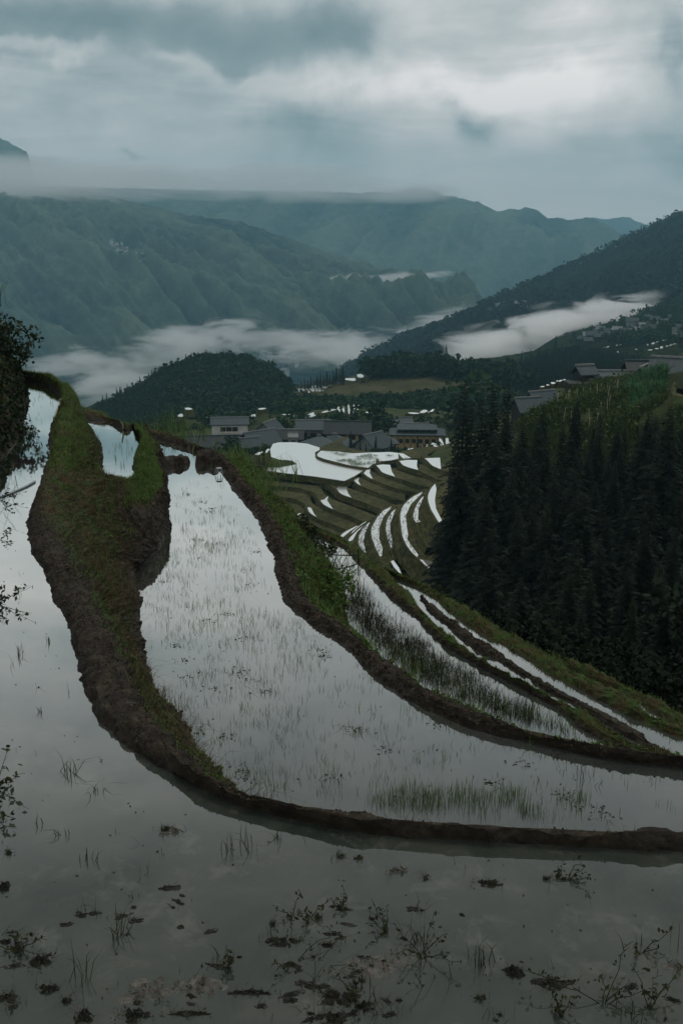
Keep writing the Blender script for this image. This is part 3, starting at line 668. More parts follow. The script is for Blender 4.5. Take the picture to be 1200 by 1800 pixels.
P_ = np.array([onz(px, py, -17.0) for px, py in ((1187,690),(1190,672),(1197,662),(1193,655),(1230,648),(1260,670),(1250,700),(1200,694))])
flat('paddy_water', 'white paddy cut by the right edge, among yellowed dikes', P_, 'water_far', -17.0)
L_ = np.array([onz(px, py, -17.0) for px, py in ((1240,712),(1200,700),(1180,694),(1184,670),(1190,655),(1198,645))])
terrace('terrace', 'yellow-brown terrace rim curling round the white paddy at the right edge', L_, (9, 2, 0), 1.4, .8, 97, .4)

# ------------------------------------------------------------ the ground sheet
C_ = np.array(CTRL); XY = C_[:, :2]
keep = [0]
for i in range(1, len(C_)):
    if np.min(np.linalg.norm(XY[keep] - XY[i], axis=1)) > .02 + .004 * XY[i, 1]: keep.append(i)
C_ = C_[keep]; XY = C_[:, :2]
Dm = np.linalg.norm(XY[:, None] - XY[None], axis=2)
A_ = np.block([[Dm + np.eye(len(C_)) * .3, np.c_[np.ones(len(C_)), XY]], [np.r_[np.ones((1, len(C_))), XY.T], np.zeros((3, 3))]])
W_ = np.linalg.solve(A_, np.r_[C_[:, 2], 0, 0, 0])
def ground(x, y):
    x = np.atleast_1d(np.asarray(x, float)); y = np.atleast_1d(np.asarray(y, float)); sh = x.shape; x = x.ravel(); y = y.ravel(); z = np.zeros(len(x))
    for s in range(0, len(x), 20000):
        q = np.c_[x[s:s + 20000], y[s:s + 20000]]
        z[s:s + 20000] = np.linalg.norm(q[:, None] - XY[None], axis=2) @ W_[:len(XY)] + W_[-3] + q @ W_[-2:]
    return z.reshape(sh)
ang = np.linspace(radians(-48), radians(48), 320); rr = np.r_[np.geomspace(2, 420, 330), np.geomspace(440, 1500, 50)]
A2, R2 = np.meshgrid(ang, rr, indexing='ij'); GX, GY = R2 * np.sin(A2), R2 * np.cos(A2)
GZ = ground(GX, GY); GZ += (fbm(GX * .12, GY * .12, 0, 5, 5) - .5) * np.where(R2 < 270, np.clip(R2 * .008, .1, .9), 2.5)
struct('ground', mesh('ground', np.stack([GX, GY, GZ], -1).reshape(-1, 3), grid_faces(*GX.shape)[:, ::-1], M['terrain'], True), 'dark green ground of the ravine and village slopes')
vf = [(-16000, -300, -275), (16000, -300, -275), (16000, 18000, -275), (-16000, 18000, -275)]
struct('valley_floor', mesh('valley_floor', vf, [(0, 1, 2, 3)], M['mtn'], False, {'open': [0] * 4}), 'dark valley floor under the mist')

# ------------------------------------------------------------ mountains
SURF = {}
def mountain(name, label, crest, foot, nx, nt, amp, seed, mat, spur=(250, .9), rough=6.0, prof=.9, back=.35, key=None, step=0):
    crest = np.array(crest, float); foot = np.array(foot, float)
    px = np.linspace(crest[0, 0], crest[-1, 0], nx)
    def ip(a, col): return np.interp(px, a[:, 0], a[:, col])
    cy_, cd, fy, fd = ip(crest, 1), ip(crest, 2), ip(foot, 1), ip(foot, 2)
    for k in range(2):
        cy_[1:-1] = (cy_[:-2] + 2 * cy_[1:-1] + cy_[2:]) / 4
    Pc = np.array([ony(a, b, c) for a, b, c in zip(px, cy_, cd)]); Pf = np.array([ony(a, b, c) for a, b, c in zip(px, fy, fd)])
    t = np.r_[np.linspace(0, 1, nt), 1 + np.linspace(.04, back, max(3, nt // 8))]
    T = np.minimum(t, 1)[None, :, None]
    G = Pf[:, None] + (Pc - Pf)[:, None] * t[None, :, None]
    H = (Pc[:, 2] - Pf[:, 2])[:, None]
    tt = t[None, :]
    G[..., 2] = Pf[:, 2][:, None] + H * np.where(tt <= 1, np.minimum(tt, 1)**prof, 1 - (tt - 1) * 1.6)
    sp, kx = spur
    dist = np.linalg.norm((Pc - Pf)[:, :2], axis=1)[:, None]
    u = (G[..., 0] + kx * dist * (1 - tt)) / sp; v = tt * dist / sp * .35 + 0 * u
    r = ridged(u, v, 4, seed) * .72 + ridged(u * 3.1 + 5, v * 2.2, 3, seed + 50) * .28
    env = np.clip(np.sin(np.clip(tt, 0, 1) * pi), 0, 1)**.6 * .85 * np.clip((1.02 - tt) * 2.6, 0.02, 1) + .01
    d = (r - .5) * amp * env
    G[..., 2] += d
    fine = (fbm(G[..., 0] / rough / 1.2, G[..., 1] / rough / 1.2, 0, 4, seed + 20, .6) - .5) * rough
    G[..., 2] += fine * np.clip(1.1 - .6 * abs(tt - .5) , 0, 1)
    if step:
        q = G[..., 2] / step; fr = q - np.floor(q); G[..., 2] = G[..., 2] * .15 + .85 * step * (np.floor(q) + np.clip((fr - .55) / .45, 0, 1))
    opn = np.clip((r - .52) * 3, -1, 1) + 0 * G[..., 2]
    struct(name, mesh(name, G.reshape(-1, 3), grid_faces(*G.shape[:2]), M[mat], True, {'open': opn}), label)
    if key: SURF[key] = G[:, :nt]
    return G
mountain('mountain', 'blue-green forested mountain filling the left, its top lost in cloud',
  [(-250,315,3000),(0,322,3000),(150,334,2950),(250,358,2900),(330,378,2850),(420,388,2800),(500,418,2750),(580,445,2700),(660,468,2600),(720,490,2500),(800,520,2400),(950,560,2200)],
  [(-250,665,1900),(450,665,1900),(600,650,1850),(750,625,1850),(950,600,1900)], 640, 300, 300, 3, 'mtn', (200, -1.0), 16, .85, key='left')
mountain('mountain', 'hazy blue mountain across the valley with a bumpy crest',
  [(0,325,4400),(400,335,4300),(600,338,4200),(690,340,4200),(720,333,4200),(750,333,4200),(790,346,4200),(830,352,4200),(865,367,4200),(880,372,4200),(895,366,4200),(910,369,4200),(925,365,4200),(945,369,4200),(962,384,4200),(985,381,4200),(1000,387,4200),(1035,383,4200),(1060,391,4200),(1085,408,4100),(1120,430,4000),(1200,465,3900),(1320,480,3900)],
  [(0,580,3300),(1320,580,3300)], 460, 160, 300, 8, 'mtn', (300, .3), 20, .85)
mountain('mountain', 'pale far mountain showing past the right slope', [(960,420,6300),(1010,398,6300),(1040,381,6300),(1065,386,6300),(1100,380,6300),(1140,398,6300),(1165,388,6300),(1200,380,6300),(1330,400,6300)],
  [(960,470,5600),(1330,470,5600)], 160, 30, 120, 11, 'mtn', (700, .2), 20)
mountain('mountain', 'peak poking out of the cloud at the far left', [(-160,235,4000),(-60,232,4000),(-10,240,4000),(12,247,4000),(30,257,4000),(48,268,4000),(62,310,4000)],
  [(-160,360,3600),(62,360,3600)], 140, 40, 60, 14, 'mtn', (400, .2), 14)
mountain('mountain', 'steep forested slope descending from the right edge into the mist',
  [(600,650,1300),(640,632,1300),(700,605,1300),(760,585,1280),(800,568,1280),(840,548,1300),(880,528,1400),(960,490,1450),(1040,455,1500),(1120,415,1550),(1200,378,1600),(1340,320,1650)],
  [(600,672,1180),(640,665,1150),(700,648,1100),(800,628,1000),(900,618,960),(1000,600,960),(1100,570,960),(1200,555,960),(1340,530,960)], 360, 150, 45, 17, 'hill', (120, .4), 4, .9, key='right')
mountain('hill', 'rounded forested hill left of the village', [(90,775,510),(130,755,515),(170,722,520),(230,693,525),(280,663,530),(330,643,530),(370,638,530),(420,644,535),(460,658,535),(485,684,540),(510,712,540),(545,735,530)],
  [(90,800,420),(250,790,425),(400,765,430),(545,745,430)], 150, 60, 11, 21, 'hill', (40, .2), 4.5, .8, key='hill1')
mountain('hill', 'low ridge behind the village, terraced below and wooded on top', [(470,712,470),(520,697,470),(560,681,475),(610,670,480),(650,660,480),(700,655,485),(760,655,490),(800,660,490),(870,672,480),(930,680,470)],
  [(470,732,400),(600,732,395),(700,732,395),(800,732,395),(930,722,400)], 200, 130, 4, 23, 'terrace', (40, .2), .8, .85, key='ridge', step=1.7)
mountain('hill', 'conifer-covered rise behind the stand, below the misty hollow', [(760,690,620),(800,674,620),(870,664,620),(920,650,620),(960,638,620),(1010,634,620),(1060,640,620),(1120,650,600)],
  [(760,722,440),(870,715,440),(1000,705,430),(1120,690,420)], 150, 50, 5, 27, 'hill', (50, .2), 2, .85, key='rise')
mountain('hill', 'terraced village slope at the right with scattered grey houses', [(850,690,600),(900,668,660),(940,645,720),(970,622,770),(1000,602,800),(1050,582,830),(1100,563,850),(1150,548,870),(1200,530,900),(1340,490,930)],
  [(850,705,520),(960,690,520),(1000,685,520),(1100,658,520),(1200,640,520),(1340,620,520)], 150, 60, 8, 29, 'hill', (60, .2), 2.5, .9, key='vslope')

# ------------------------------------------------------------ haze and mist
def volume_mat(name, dens, col, local=False, scale=.004, thr=.5, k=4, stretch=2.0, edge=.9, aniso=0.65, off=(0, 0, 0)):
    mt, nt = newmat(name); t = NT(nt)
    pv = t.n('ShaderNodeVolumePrincipled'); pv.inputs['Color'].default_value = (*col, 1); pv.inputs['Anisotropy'].default_value = aniso
    if not local: pv.inputs['Density'].default_value = dens
    else:
        oc = t.objc(); ln = t.n('ShaderNodeVectorMath', operation='LENGTH'); t.l(oc, ln.inputs[0])
        env = t.m('SUBTRACT', 1.0, ln.outputs['Value'], clamp=True)
        wp = t.pos(); sc_ = t.n('ShaderNodeVectorMath', operation='MULTIPLY_ADD'); t.l(wp, sc_.inputs[0]); sc_.inputs[1].default_value = (.5, .5, stretch); sc_.inputs[2].default_value = off
        nz = t.noise(scale, 6, .62, sc_.outputs[0], 1.0)
        f = t.m('ADD', nz, t.m('MULTIPLY', t.m('SUBTRACT', env, .5), edge))
        f = t.m('MULTIPLY', t.m('SUBTRACT', f, thr), k, clamp=True)
        f = t.m('MULTIPLY', f, t.m('MULTIPLY', env, 2.5, clamp=True))
        t.l(t.m('MULTIPLY', f, dens), pv.inputs['Density'])
    o = t.n('ShaderNodeOutputMaterial'); t.l(pv.outputs[0], o.inputs['Volume'])
    return mt
def ellipsoid(name, label, c, r, rz, ry, mat):
    n, m_ = 24, 12; V = [(sin(pi * j / m_) * cos(2 * pi * i / n), sin(pi * j / m_) * sin(2 * pi * i / n), cos(pi * j / m_)) for j in range(m_ + 1) for i in range(n)]
    Fs = [[j * n + i, (j + 1) * n + i, (j + 1) * n + (i + 1) % n, j * n + (i + 1) % n] for j in range(m_) for i in range(n)]
    me = mesh(name, V, Fs, mat); o = obj(name, me); o.location = c; o.scale = r; o.rotation_euler = (0, ry, rz)
    return tag(o, label, None, None, 'stuff')
HB = [(-9000, -60), (9000, 10000), (-277, 900)]
hv = [(x, y, z) for x in (-9500, 9500) for y in (-80, 6700) for z in (-277, 520)]
hz_ = obj('haze', mesh('haze', hv, [(0, 1, 3, 2), (4, 6, 7, 5), (0, 4, 5, 1), (2, 3, 7, 6), (0, 2, 6, 4), (1, 5, 7, 3)], volume_mat('haze_air', 1.8e-4, (.36, .70, .87), aniso=.2)))
tag(hz_, 'thin blue haze filling the air of the valley', None, None, 'stuff')
WH = (1.0, 1.0, 1.0)
m_fog = volume_mat('valley_mist', .28, WH, True, .036, .455, 3.4, 1.6, .5)
m_fog2 = volume_mat('far_valley_mist', .048, WH, True, .030, .50, 4.5, 1.8, .5, off=(33, 5, 0))
m_wisp = volume_mat('mist_wisp', .06, WH, True, .022, .50, 4.0, 2.0, .5, off=(3, 50, 9))
m_deck = volume_mat('low_cloud', .009, WH, True, .004, .36, 2.5, 2.5, .9)
def fog(label, px, py, d, wpx, hpx, depth, mat, tilt=0.0, rz=0.0):
    c = ony(px, py, d); s = d / (F * cos(TH))
    ellipsoid('valley_fog', label, c, (wpx * .5 * s, depth, hpx * .5 * s), rz, tilt, mat)
for a_ in (('bright bank of mist lying below the right slope', 975, 580, 900, 430, 120, 60, m_fog, -13), ('thick lower end of the bright mist bank', 860, 612, 890, 280, 110, 60, m_fog, -10), ('thin upper end of the bright mist bank', 1090, 548, 930, 260, 74, 45, m_fog, -15),
           ('mist spilling round the end of the right slope', 760, 585, 1480, 330, 120, 110, m_fog2, -24), ('mist spilling round the end of the right slope', 845, 550, 1560, 200, 60, 80, m_fog2, -22), ('mist pooled in the valley behind the wooded ridge', 600, 615, 1600, 440, 130, 140, m_fog2, -4),
           ('mist pooled in the valley behind the wooded ridge', 690, 622, 1500, 320, 120, 120, m_fog2, -10), ('mist pooled in the valley behind the wooded ridge', 520, 600, 1700, 260, 80, 110, m_fog2, 6), ('mist rising behind the rounded hill', 330, 610, 1750, 420, 120, 120, m_fog2, -10),
           ('bright mist low in the valley left of the rounded hill', 200, 668, 1250, 380, 150, 110, m_fog2, -6), ('mist drifting low over the foot of the left mountain', 130, 640, 1600, 340, 90, 100, m_fog2, -4), ('thin wisp above the rounded hill', 380, 582, 1850, 240, 60, 80, m_wisp, -18),
           ('thin wisp over the hamlet in the valley', 450, 600, 1850, 260, 70, 80, m_wisp, 8), ('pale streak of mist hanging along the middle slope', 700, 488, 2250, 300, 34, 80, m_wisp, -4), ('pale streak of mist hanging along the middle slope', 590, 496, 2250, 180, 44, 80, m_wisp, -8)):
    fog(*a_[:-1], radians(a_[-1]))
def deck(label, px, py, d, wpx, hpx, depth, mat):
    c = ony(px, py, d); q = d / (F * cos(TH)); ellipsoid('low_cloud', label, c, (wpx * .5 * q, depth, hpx * .5 * q), 0, 0, mat)
deck('soft cloud deck swallowing the top of the left mountain', 60, 318, 2750, 900, 124, 330, m_deck)
deck('soft cloud deck swallowing the crest of the middle mountain', 480, 322, 3950, 860, 100, 300, m_deck)
deck('shred of cloud resting on the highest bump of the middle mountain', 735, 338, 3950, 330, 60, 300, m_deck)
deck('cloud round the peak at the far left', 0, 300, 3550, 420, 86, 250, m_deck)

# ============================================================ plants
def blades(P, H, W, lean=.35, seed=0, bend=.5):
    """grass blades rooted at P (n,3): tapered, bent, three triangles each"""
    r = np.random.default_rng(seed); n = len(P); H = np.broadcast_to(H, n); W = np.broadcast_to(W, n)
    a = r.uniform(0, 2 * pi, n); D = np.stack([np.cos(a), np.sin(a), 0 * a], 1); a2 = r.uniform(0, 2 * pi, n)
    S = np.stack([np.cos(a2), np.sin(a2), 0 * a2], 1)
    l = (r.random(n)**1.3 * lean * 2)[:, None]; up = np.array([0, 0, 1.0])
    h = H[:, None]; w = (W * .5)[:, None]
    m_ = P + up * h * .55 + D * h * l * .3; tip = P + up * h * (1 - .25 * bend * l) + D * h * l
    V = np.stack([P - S * w, P + S * w, m_ - S * w * .7, m_ + S * w * .7, tip], 1).reshape(-1, 3)
    b = np.arange(n)[:, None] * 5
    Fs = np.concatenate([b + [0, 1, 3], b + [0, 3, 2], b + [2, 3, 4]], 0)
    return V, Fs, np.repeat(r.random(n), 5)
def leaves(P, S, seed=0, flat_=.3, asp=.55, N=None):
    """small pointed leaves (one quad each) scattered at P"""
    r = np.random.default_rng(seed); n = len(P); S = np.broadcast_to(S, n)[:, None]
    a = r.uniform(0, 2 * pi, n); tl = r.normal(0, 1, n) * (1 - flat_) * .9
    U = np.stack([np.cos(a) * np.cos(tl), np.sin(a) * np.cos(tl), np.sin(tl)], 1)
    R = r.normal(size=(n, 3)); R[:, 2] += 2 * flat_
    Wd = np.cross(U, R); Wd /= np.linalg.norm(Wd, axis=1)[:, None] + 1e-9
    V = np.stack([P - U * S * .5, P + Wd * S * asp * .5, P + U * S * .5, P - Wd * S * asp * .5], 1).reshape(-1, 3)
    return V, np.arange(4 * n).reshape(n, 4), np.repeat(r.random(n), 4)
def join(parts):
    Vs, Fs, Ts = [], [], []; k = 0
    for V, F_, T in parts:
        if F_.shape[1] == 4: F_ = np.concatenate([F_[:, [0, 1, 2]], F_[:, [0, 2, 3]]])
        Vs.append(V); Fs.append(F_ + k); Ts.append(T); k += len(V)
    return np.concatenate(Vs), np.concatenate(Fs), np.concatenate(Ts)
def put(name, label, parts, mat, cat=None):
    V, F_, T = join(parts); return stuff(name, mesh(name, V, F_, M[mat], False, {'tint': T}), label, cat)
def on_grid(G, n, f0, f1, seed, s0=0.0, s1=1.0, thr=None, sc_=3.0, wgt=True):
    """random points on a loft between cross fractions f0..f1, clumped by noise"""
    r = np.random.default_rng(seed); a, b = G.shape[:2]
    area = np.linalg.norm(np.cross(G[1:, :-1] - G[:-1, :-1], G[:-1, 1:] - G[:-1, :-1]), axis=2)
    area = area.copy(); i0, i1 = int(s0 * (a - 1)), max(int(s0 * (a - 1)) + 1, int(s1 * (a - 1))); j0, j1 = int(f0 * (b - 1)), int(f1 * (b - 1))
    m_ = np.zeros_like(area); m_[i0:i1, j0:j1] = area[i0:i1, j0:j1]; p = m_.ravel() / m_.sum()
    q = r.choice(len(p), n, p=p); i, j = q // (b - 1), q % (b - 1); u, v = r.random((2, n))[..., None]
    P = (G[i, j] * (1 - u) + G[i + 1, j] * u) * (1 - v) + (G[i, j + 1] * (1 - u) + G[i + 1, j + 1] * u) * v
    if thr is not None:
        P = P[fbm(P[:, 0] * sc_, P[:, 1] * sc_, P[:, 2] * sc_, 3, seed) > thr]
    return P
U = lambda lo, hi, P, s: np.random.default_rng(s).uniform(lo, hi, len(P))
BG = GRIDS['all']      # 0 long dike, 1 upper dike, 2 U dam, 3 outer dike, 4 grassy dike, 5 mud dike, 6 outermost, 7 lowest lip, 8 left hillside
parts = []
P = on_grid(BG[0], 26000, .40, .80, 1, .28, 1, .50, 3.0); parts.append(leaves(P + [0, 0, .008], U(.012, .034, P, 1), 1))
P = on_grid(BG[1], 22000, .18, .85, 2, 0, 1, .40, 3.0); parts.append(leaves(P + [0, 0, .01], U(.018, .045, P, 2), 2))
P = on_grid(BG[2], 20000, .15, .62, 3, 0, 1, .36, 3.0); parts.append(leaves(P + [0, 0, .01], U(.018, .045, P, 3), 3))
P = on_grid(BG[3], 42000, .42, .95, 4, .28, .75, .34, 2.0); parts.append(leaves(P + [0, 0, .02], U(.025, .065, P, 4), 4))
P = on_grid(BG[3], 5000, .42, .6, 5, .70, 1, .40, 3.0); parts.append(leaves(P + [0, 0, .01], U(.015, .035, P, 5), 5))
put('ground_herbs', 'low green herbs and moss covering the flanks of the dikes', parts, 'herb', 'herbs')
parts = []
P = on_grid(BG[1], 14000, .15, .7, 11, 0, 1, .36, 2.5); parts.append(blades(P, U(.03, .09, P, 1), .006, .4, 11))
P = on_grid(BG[2], 14000, .10, .55, 12, 0, 1, .34, 2.5); parts.append(blades(P, U(.025, .075, P, 2), .006, .4, 12))
P = on_grid(BG[0], 3500, .38, .8, 13, .3, 1, .50, 2.5); parts.append(blades(P, U(.03, .10, P, 3), .004, .6, 13))
P = on_grid(BG[3], 5000, .33, .6, 14, 0, .3, .4, 2.5); parts.append(blades(P, U(.02, .06, P, 4), .008, .3, 14))
P = on_grid(BG[3], 9000, .42, .95, 15, .3, .72, .46, 1.5); parts.append(blades(P, U(.06, .20, P, 5), .009, .55, 15))
P = on_grid(BG[3], 3500, .36, .55, 16, .68, 1, .42, 2.0); parts.append(blades(P, U(.04, .12, P, 6), .005, .4, 16))
P = on_grid(BG[4], 26000, .32, .95, 17, 0, 1, .34, 2.0); parts.append(blades(P, U(.02, .055, P, 7), .010, .5, 17))
P = on_grid(BG[5], 2600, .40, .95, 18, 0, 1, .50, 3.0); parts.append(blades(P, U(.015, .05, P, 8), .008, .5, 18))
P = on_grid(BG[6], 26000, .18, .98, 19, 0, 1, .30, 2.0); parts.append(blades(P, U(.025, .07, P, 9), .011, .5, 19))
P = on_grid(BG[7], 14000, .18, .95, 20, 0, 1, .30, 2.0); parts.append(blades(P, U(.025, .07, P, 10), .011, .5, 20))
put('grass', 'short green grass growing on the crests and flanks of the dikes', parts, 'grass', 'grass')
parts = []
P = on_grid(BG[0], 9000, .46, .92, 31, .32, 1, .44, 1.6); parts.append(blades(P, U(.05, .20, P, 1), .004, 1.3, 31, 1.6))
P = on_grid(BG[1], 1500, .45, .90, 32, 0, .8, .50, 1.5); parts.append(blades(P, U(.06, .2, P, 2), .005, 1.2, 32, 1.6))
P = on_grid(BG[3], 1500, .5, .95, 33, .3, .7, .52, 1.5); parts.append(blades(P, U(.10, .30, P, 3), .006, 1.2, 33, 1.5))
put('dry_grass', 'dry brown straw hanging down the dike slopes', parts, 'dryblade', 'grass')

parts = []
for gi, n, f0, f1, s0, s1, a_, b_ in ((0, 16000, .15, .50, 0, 1, .006, .022), (0, 9000, .12, .42, 0, .32, .006, .022), (3, 15000, .12, .50, .2, 1, .01, .035), (5, 3000, .2, .8, 0, 1, .012, .035), (0, 5000, .55, .93, .3, 1, .012, .035), (2, 4000, .55, .95, 0, 1, .015, .05)):
    P = on_grid(BG[gi], n, f0, f1, 100 + gi + n, s0, s1, .38, 4.0); parts.append(leaves(P + [0, 0, .004], U(a_, b_, P, n), 101 + n, .1, .8))
put('soil_crumbs', 'loose crumbs of soil and stubble lying on the mud dikes', parts, 'crumb', 'soil')

# --- seedlings standing in the middle paddy, denser in clumps
def in_poly(P, poly):
    x, y = P[:, 0], P[:, 1]; c = np.zeros(len(P), bool); j = len(poly) - 1
    for i in range(len(poly)):
        xi, yi, xj, yj = poly[i][0], poly[i][1], poly[j][0], poly[j][1]
        c ^= ((yi > y) != (yj > y)) & (x < (xj - xi) * (y - yi) / (yj - yi + 1e-12) + xi); j = i
    return c
def tufts(C, nb, hlo, hhi, w, spread, seed, lean=.22):
    r = np.random.default_rng(seed); k = r.integers(nb[0], nb[1] + 1, len(C)); idx = np.repeat(np.arange(len(C)), k)
    P = C[idx].copy(); P[:, :2] += r.normal(0, spread, (len(P), 2)); hh = r.uniform(hlo, hhi, len(C))[idx] * r.uniform(.5, 1.1, len(P))
    return blades(P, hh, w, lean, seed + 1)
def pxpts(n, poly, z, seed, dens=None):
    """points on a water level, even in area, inside an outline; thinned by dens"""
    r = np.random.default_rng(seed); W = np.array([onz(a, b, z) for a, b in poly]); lo, hi = W.min(0), W.max(0)
    P = np.c_[r.uniform(lo[0], hi[0], n), r.uniform(lo[1], hi[1], n), np.full(n, z)]; P = P[in_poly(P, W)]
    if dens is not None: P = P[np.random.default_rng(seed + 1).random(len(P)) < dens(P)]
    return P
BP = [(300,850),(395,850),(440,930),(470,1010),(500,1070),(600,1150),(720,1240),(880,1305),(1100,1345),(1190,1360),(1190,1440),(900,1432),(700,1420),(500,1395),(380,1360),(345,1320),(290,1220),(265,1120),(258,1020),(295,950)]
def dB(P):
    x, y = project(P); f = fbm(P[:, 0] * 1.1, P[:, 1] * 1.1, 0, 3, 77)
    return np.clip((f - .42) * 6, 0.03, 1) * np.where(y < 930, .35, 1)
parts = [tufts(pxpts(4600, BP, ZB, 41, dB), (2, 7), .03, .095, .0032, .045, 42, .42),
         tufts(pxpts(500, BP, ZB, 43), (4, 9), .03, .10, .0042, .05, 44, .7)]
near = pxpts(1100, [(640,1415),(800,1434),(1190,1445),(1190,1415),(900,1385),(700,1385)], ZB, 45, lambda P: np.clip((fbm(P[:, 0] * 2.2, P[:, 1] * 2.2, 0, 3, 5) - .45) * 7, 0, 1))
parts.append(tufts(near, (2, 6), .05, .14, .003, .03, 46))
put('rice_seedlings', 'thin young rice seedlings standing in the middle paddy', parts, 'seedling', 'seedlings')
put('rice_seedlings', 'sparse seedlings in the small raised paddy and far tip of the middle paddy',
    [tufts(pxpts(90, [(190,760),(230,770),(230,830),(200,830)], ZB0, 47), (1, 4), .05, .16, .005, .03, 48),
     tufts(pxpts(160, [(265,770),(340,800),(290,808)], ZB, 49), (1, 3), .05, .13, .006, .03, 50),
     tufts(pxpts(140, [(45,690),(95,690),(95,740),(75,800),(50,860),(10,870)], ZA, 51), (1, 3), .04, .12, .006, .04, 52)], 'seedling', 'seedlings')
# --- weeds choking the paddy below
CPY = [(606,1000),(640,1020),(700,1075),(770,1135),(850,1185),(920,1220),(1010,1280),(1040,1300),(900,1262),(800,1228),(720,1180),(650,1120),(610,1070)]
def dC(P):
    x, y = project(P); e = np.interp(x, [600, 700, 800, 900, 1040], [985, 1075, 1150, 1205, 1295])  # far dike line
    gap = np.clip((y - e - 12) / 30, 0, 1)
    return gap * np.clip((fbm(P[:, 0] * .9, P[:, 1] * .5, 0, 4, 9) - .36) * 6, 0.02, 1)
wp_ = pxpts(5200, CPY, ZC, 61, dC)
put('water_weeds', 'dark weeds choking the near side of the weedy paddy', [tufts(wp_, (4, 9), .06, .20, .005, .05, 62, .6), tufts(wp_[::2], (5, 9), .03, .09, .007, .08, 63, 1.2)], 'weed', 'weeds')
put('water_weeds', 'fresh grass along the dike edge of the weedy paddy', [tufts(pxpts(900, [(640,1130),(700,1170),(780,1215),(900,1258),(1020,1292),(1000,1270),(900,1238),(790,1190),(700,1140)], ZC, 64), (4, 8), .08, .22, .005, .04, 65, .3)], 'grass', 'weeds')
put('rice_seedlings', 'sparse seedlings along the narrow strips of water', [tufts(pxpts(500, [(690,1016),(800,1080),(930,1160),(1050,1225),(1180,1290),(1180,1315),(1050,1235),(900,1150),(765,1058)], ZD2, 66), (1, 4), .04, .12, .007, .03, 67)], 'seedling', 'seedlings')
P = pxpts(9000, [z5(322,84), z5(560,92), z5(738,119), z5(600,132), z5(540,160), z5(450,148), z5(310,106)], -46.5, 68, lambda P: np.clip((fbm(P[:, 0] * .35, P[:, 1] * .35, 0, 4, 3) - .52) * 5, .0, .5))
put('rice_seedlings', 'tufts of seedlings in the white pond beyond the curved rim', [tufts(P, (2, 4), .15, .4, .06, .3, 69)], 'seedling', 'seedlings')
stub = []
for zz, poly in ((-36.75, FAN[4][1]), (-34.55, FAN[5][1]), (-37.55, FAN[3][1]), (-33.75, FAN[6][1]), (-39.15, FAN[2][1])):
    stub.append(tufts(pxpts(1500, [z5(*p) for p in poly], zz, 70, lambda P: np.full(len(P), .4)), (2, 4), .10, .25, .05, .08, 71))
put('rice_stubble', 'dark stubble dotting the strips of the fan', stub, 'weed', 'stubble')

# --- single weeds, clods and twigs standing in the front paddy
def tuft_mesh(n, h, w, lean, spread, seed, droop=1.0):
    r = np.random.default_rng(seed); P = np.c_[r.normal(0, spread, n), r.normal(0, spread, n), np.full(n, -.01)]
    return blades(P, r.uniform(.5, 1.0, n) * h, w, lean, seed, droop)
def stem_tube(pts, r0, r1):
    pts = np.asarray(pts); n = len(pts); V, F_ = [], []
    T = np.gradient(pts, axis=0); T /= np.linalg.norm(T, axis=1)[:, None] + 1e-9
    for i in range(n):
        a = np.cross(T[i], (.3, .5, .81)); a /= np.linalg.norm(a); b = np.cross(T[i], a); rad = r0 + (r1 - r0) * i / (n - 1)
        for k in range(5): V.append(pts[i] + rad * (a * cos(2 * pi * k / 5) + b * sin(2 * pi * k / 5)))
    for i in range(n - 1):
        for k in range(5): F_.append((i * 5 + k, i * 5 + (k + 1) % 5, (i + 1) * 5 + (k + 1) % 5, (i + 1) * 5 + k))
    return np.array(V), np.array(F_), np.full(len(V), .3)
def herb_mesh(nst, h, lean, seed, leaf=.03):
    r = np.random.default_rng(seed); st, lf = [], []
    for i in range(nst):
        a = r.uniform(0, 2 * pi); L = h * r.uniform(.6, 1); l = lean * r.uniform(.3, 1.4)
        s = np.linspace(0, 1, 6)[:, None]
        pts = np.array([0, 0, -.01]) + s * L * np.array([cos(a) * l, sin(a) * l, 1]) + s**2 * L * np.array([cos(a) * l * .5, sin(a) * l * .5, -.25]) + r.normal(0, .01, (6, 3)) * s
        st.append(stem_tube(pts, .0028, .0012))
        q = r.uniform(.25, 1.02, int(9 + 6 * r.random())); PP = np.stack([np.interp(q, np.linspace(0, 1, 6), pts[:, k]) for k in range(3)], 1)
        PP += r.normal(0, leaf * .45, PP.shape); lf.append(leaves(PP, r.uniform(.6, 1.3, len(PP)) * leaf, seed * 31 + i, .3, .5))
    return join(st), join(lf)
def clod_mesh(w, h, seed, el=1.4, n=44, m_=14):
    n, m_ = n, m_; u = np.linspace(0, 2 * pi, n, endpoint=False); v = np.linspace(0, 1, m_)
    U_, V_ = np.meshgrid(u, v, indexing='ij'); rad = (1 - V_)
    ns = fbm(np.cos(U_) * 1.8 + 3, np.sin(U_) * 1.8 + seed, 0, 4, seed, .6)
    rr_ = rad * (.25 + 1.5 * ns); x = np.cos(U_) * rr_ * w * el; y = np.sin(U_) * rr_ * w
    z = h * (np.cos(rad * pi * .5)**.7 * 2.9 * np.clip(fbm(x / w * 2.8, y / w * 2.8, seed, 4, seed + 3, .6) - .22, 0, 1) - .22) - .15 * h - np.where(rad > .97, .02, 0)
    A = np.arange(n * m_).reshape(n, m_); F_ = [(A[i, j], A[(i + 1) % n, j], A[(i + 1) % n, j + 1], A[i, j + 1]) for i in range(n) for j in range(m_ - 1)]
    return np.stack([x, y, z], -1).reshape(-1, 3), np.array(F_)
def at(px, py, z=ZA): return tuple(onz(px, py, z))
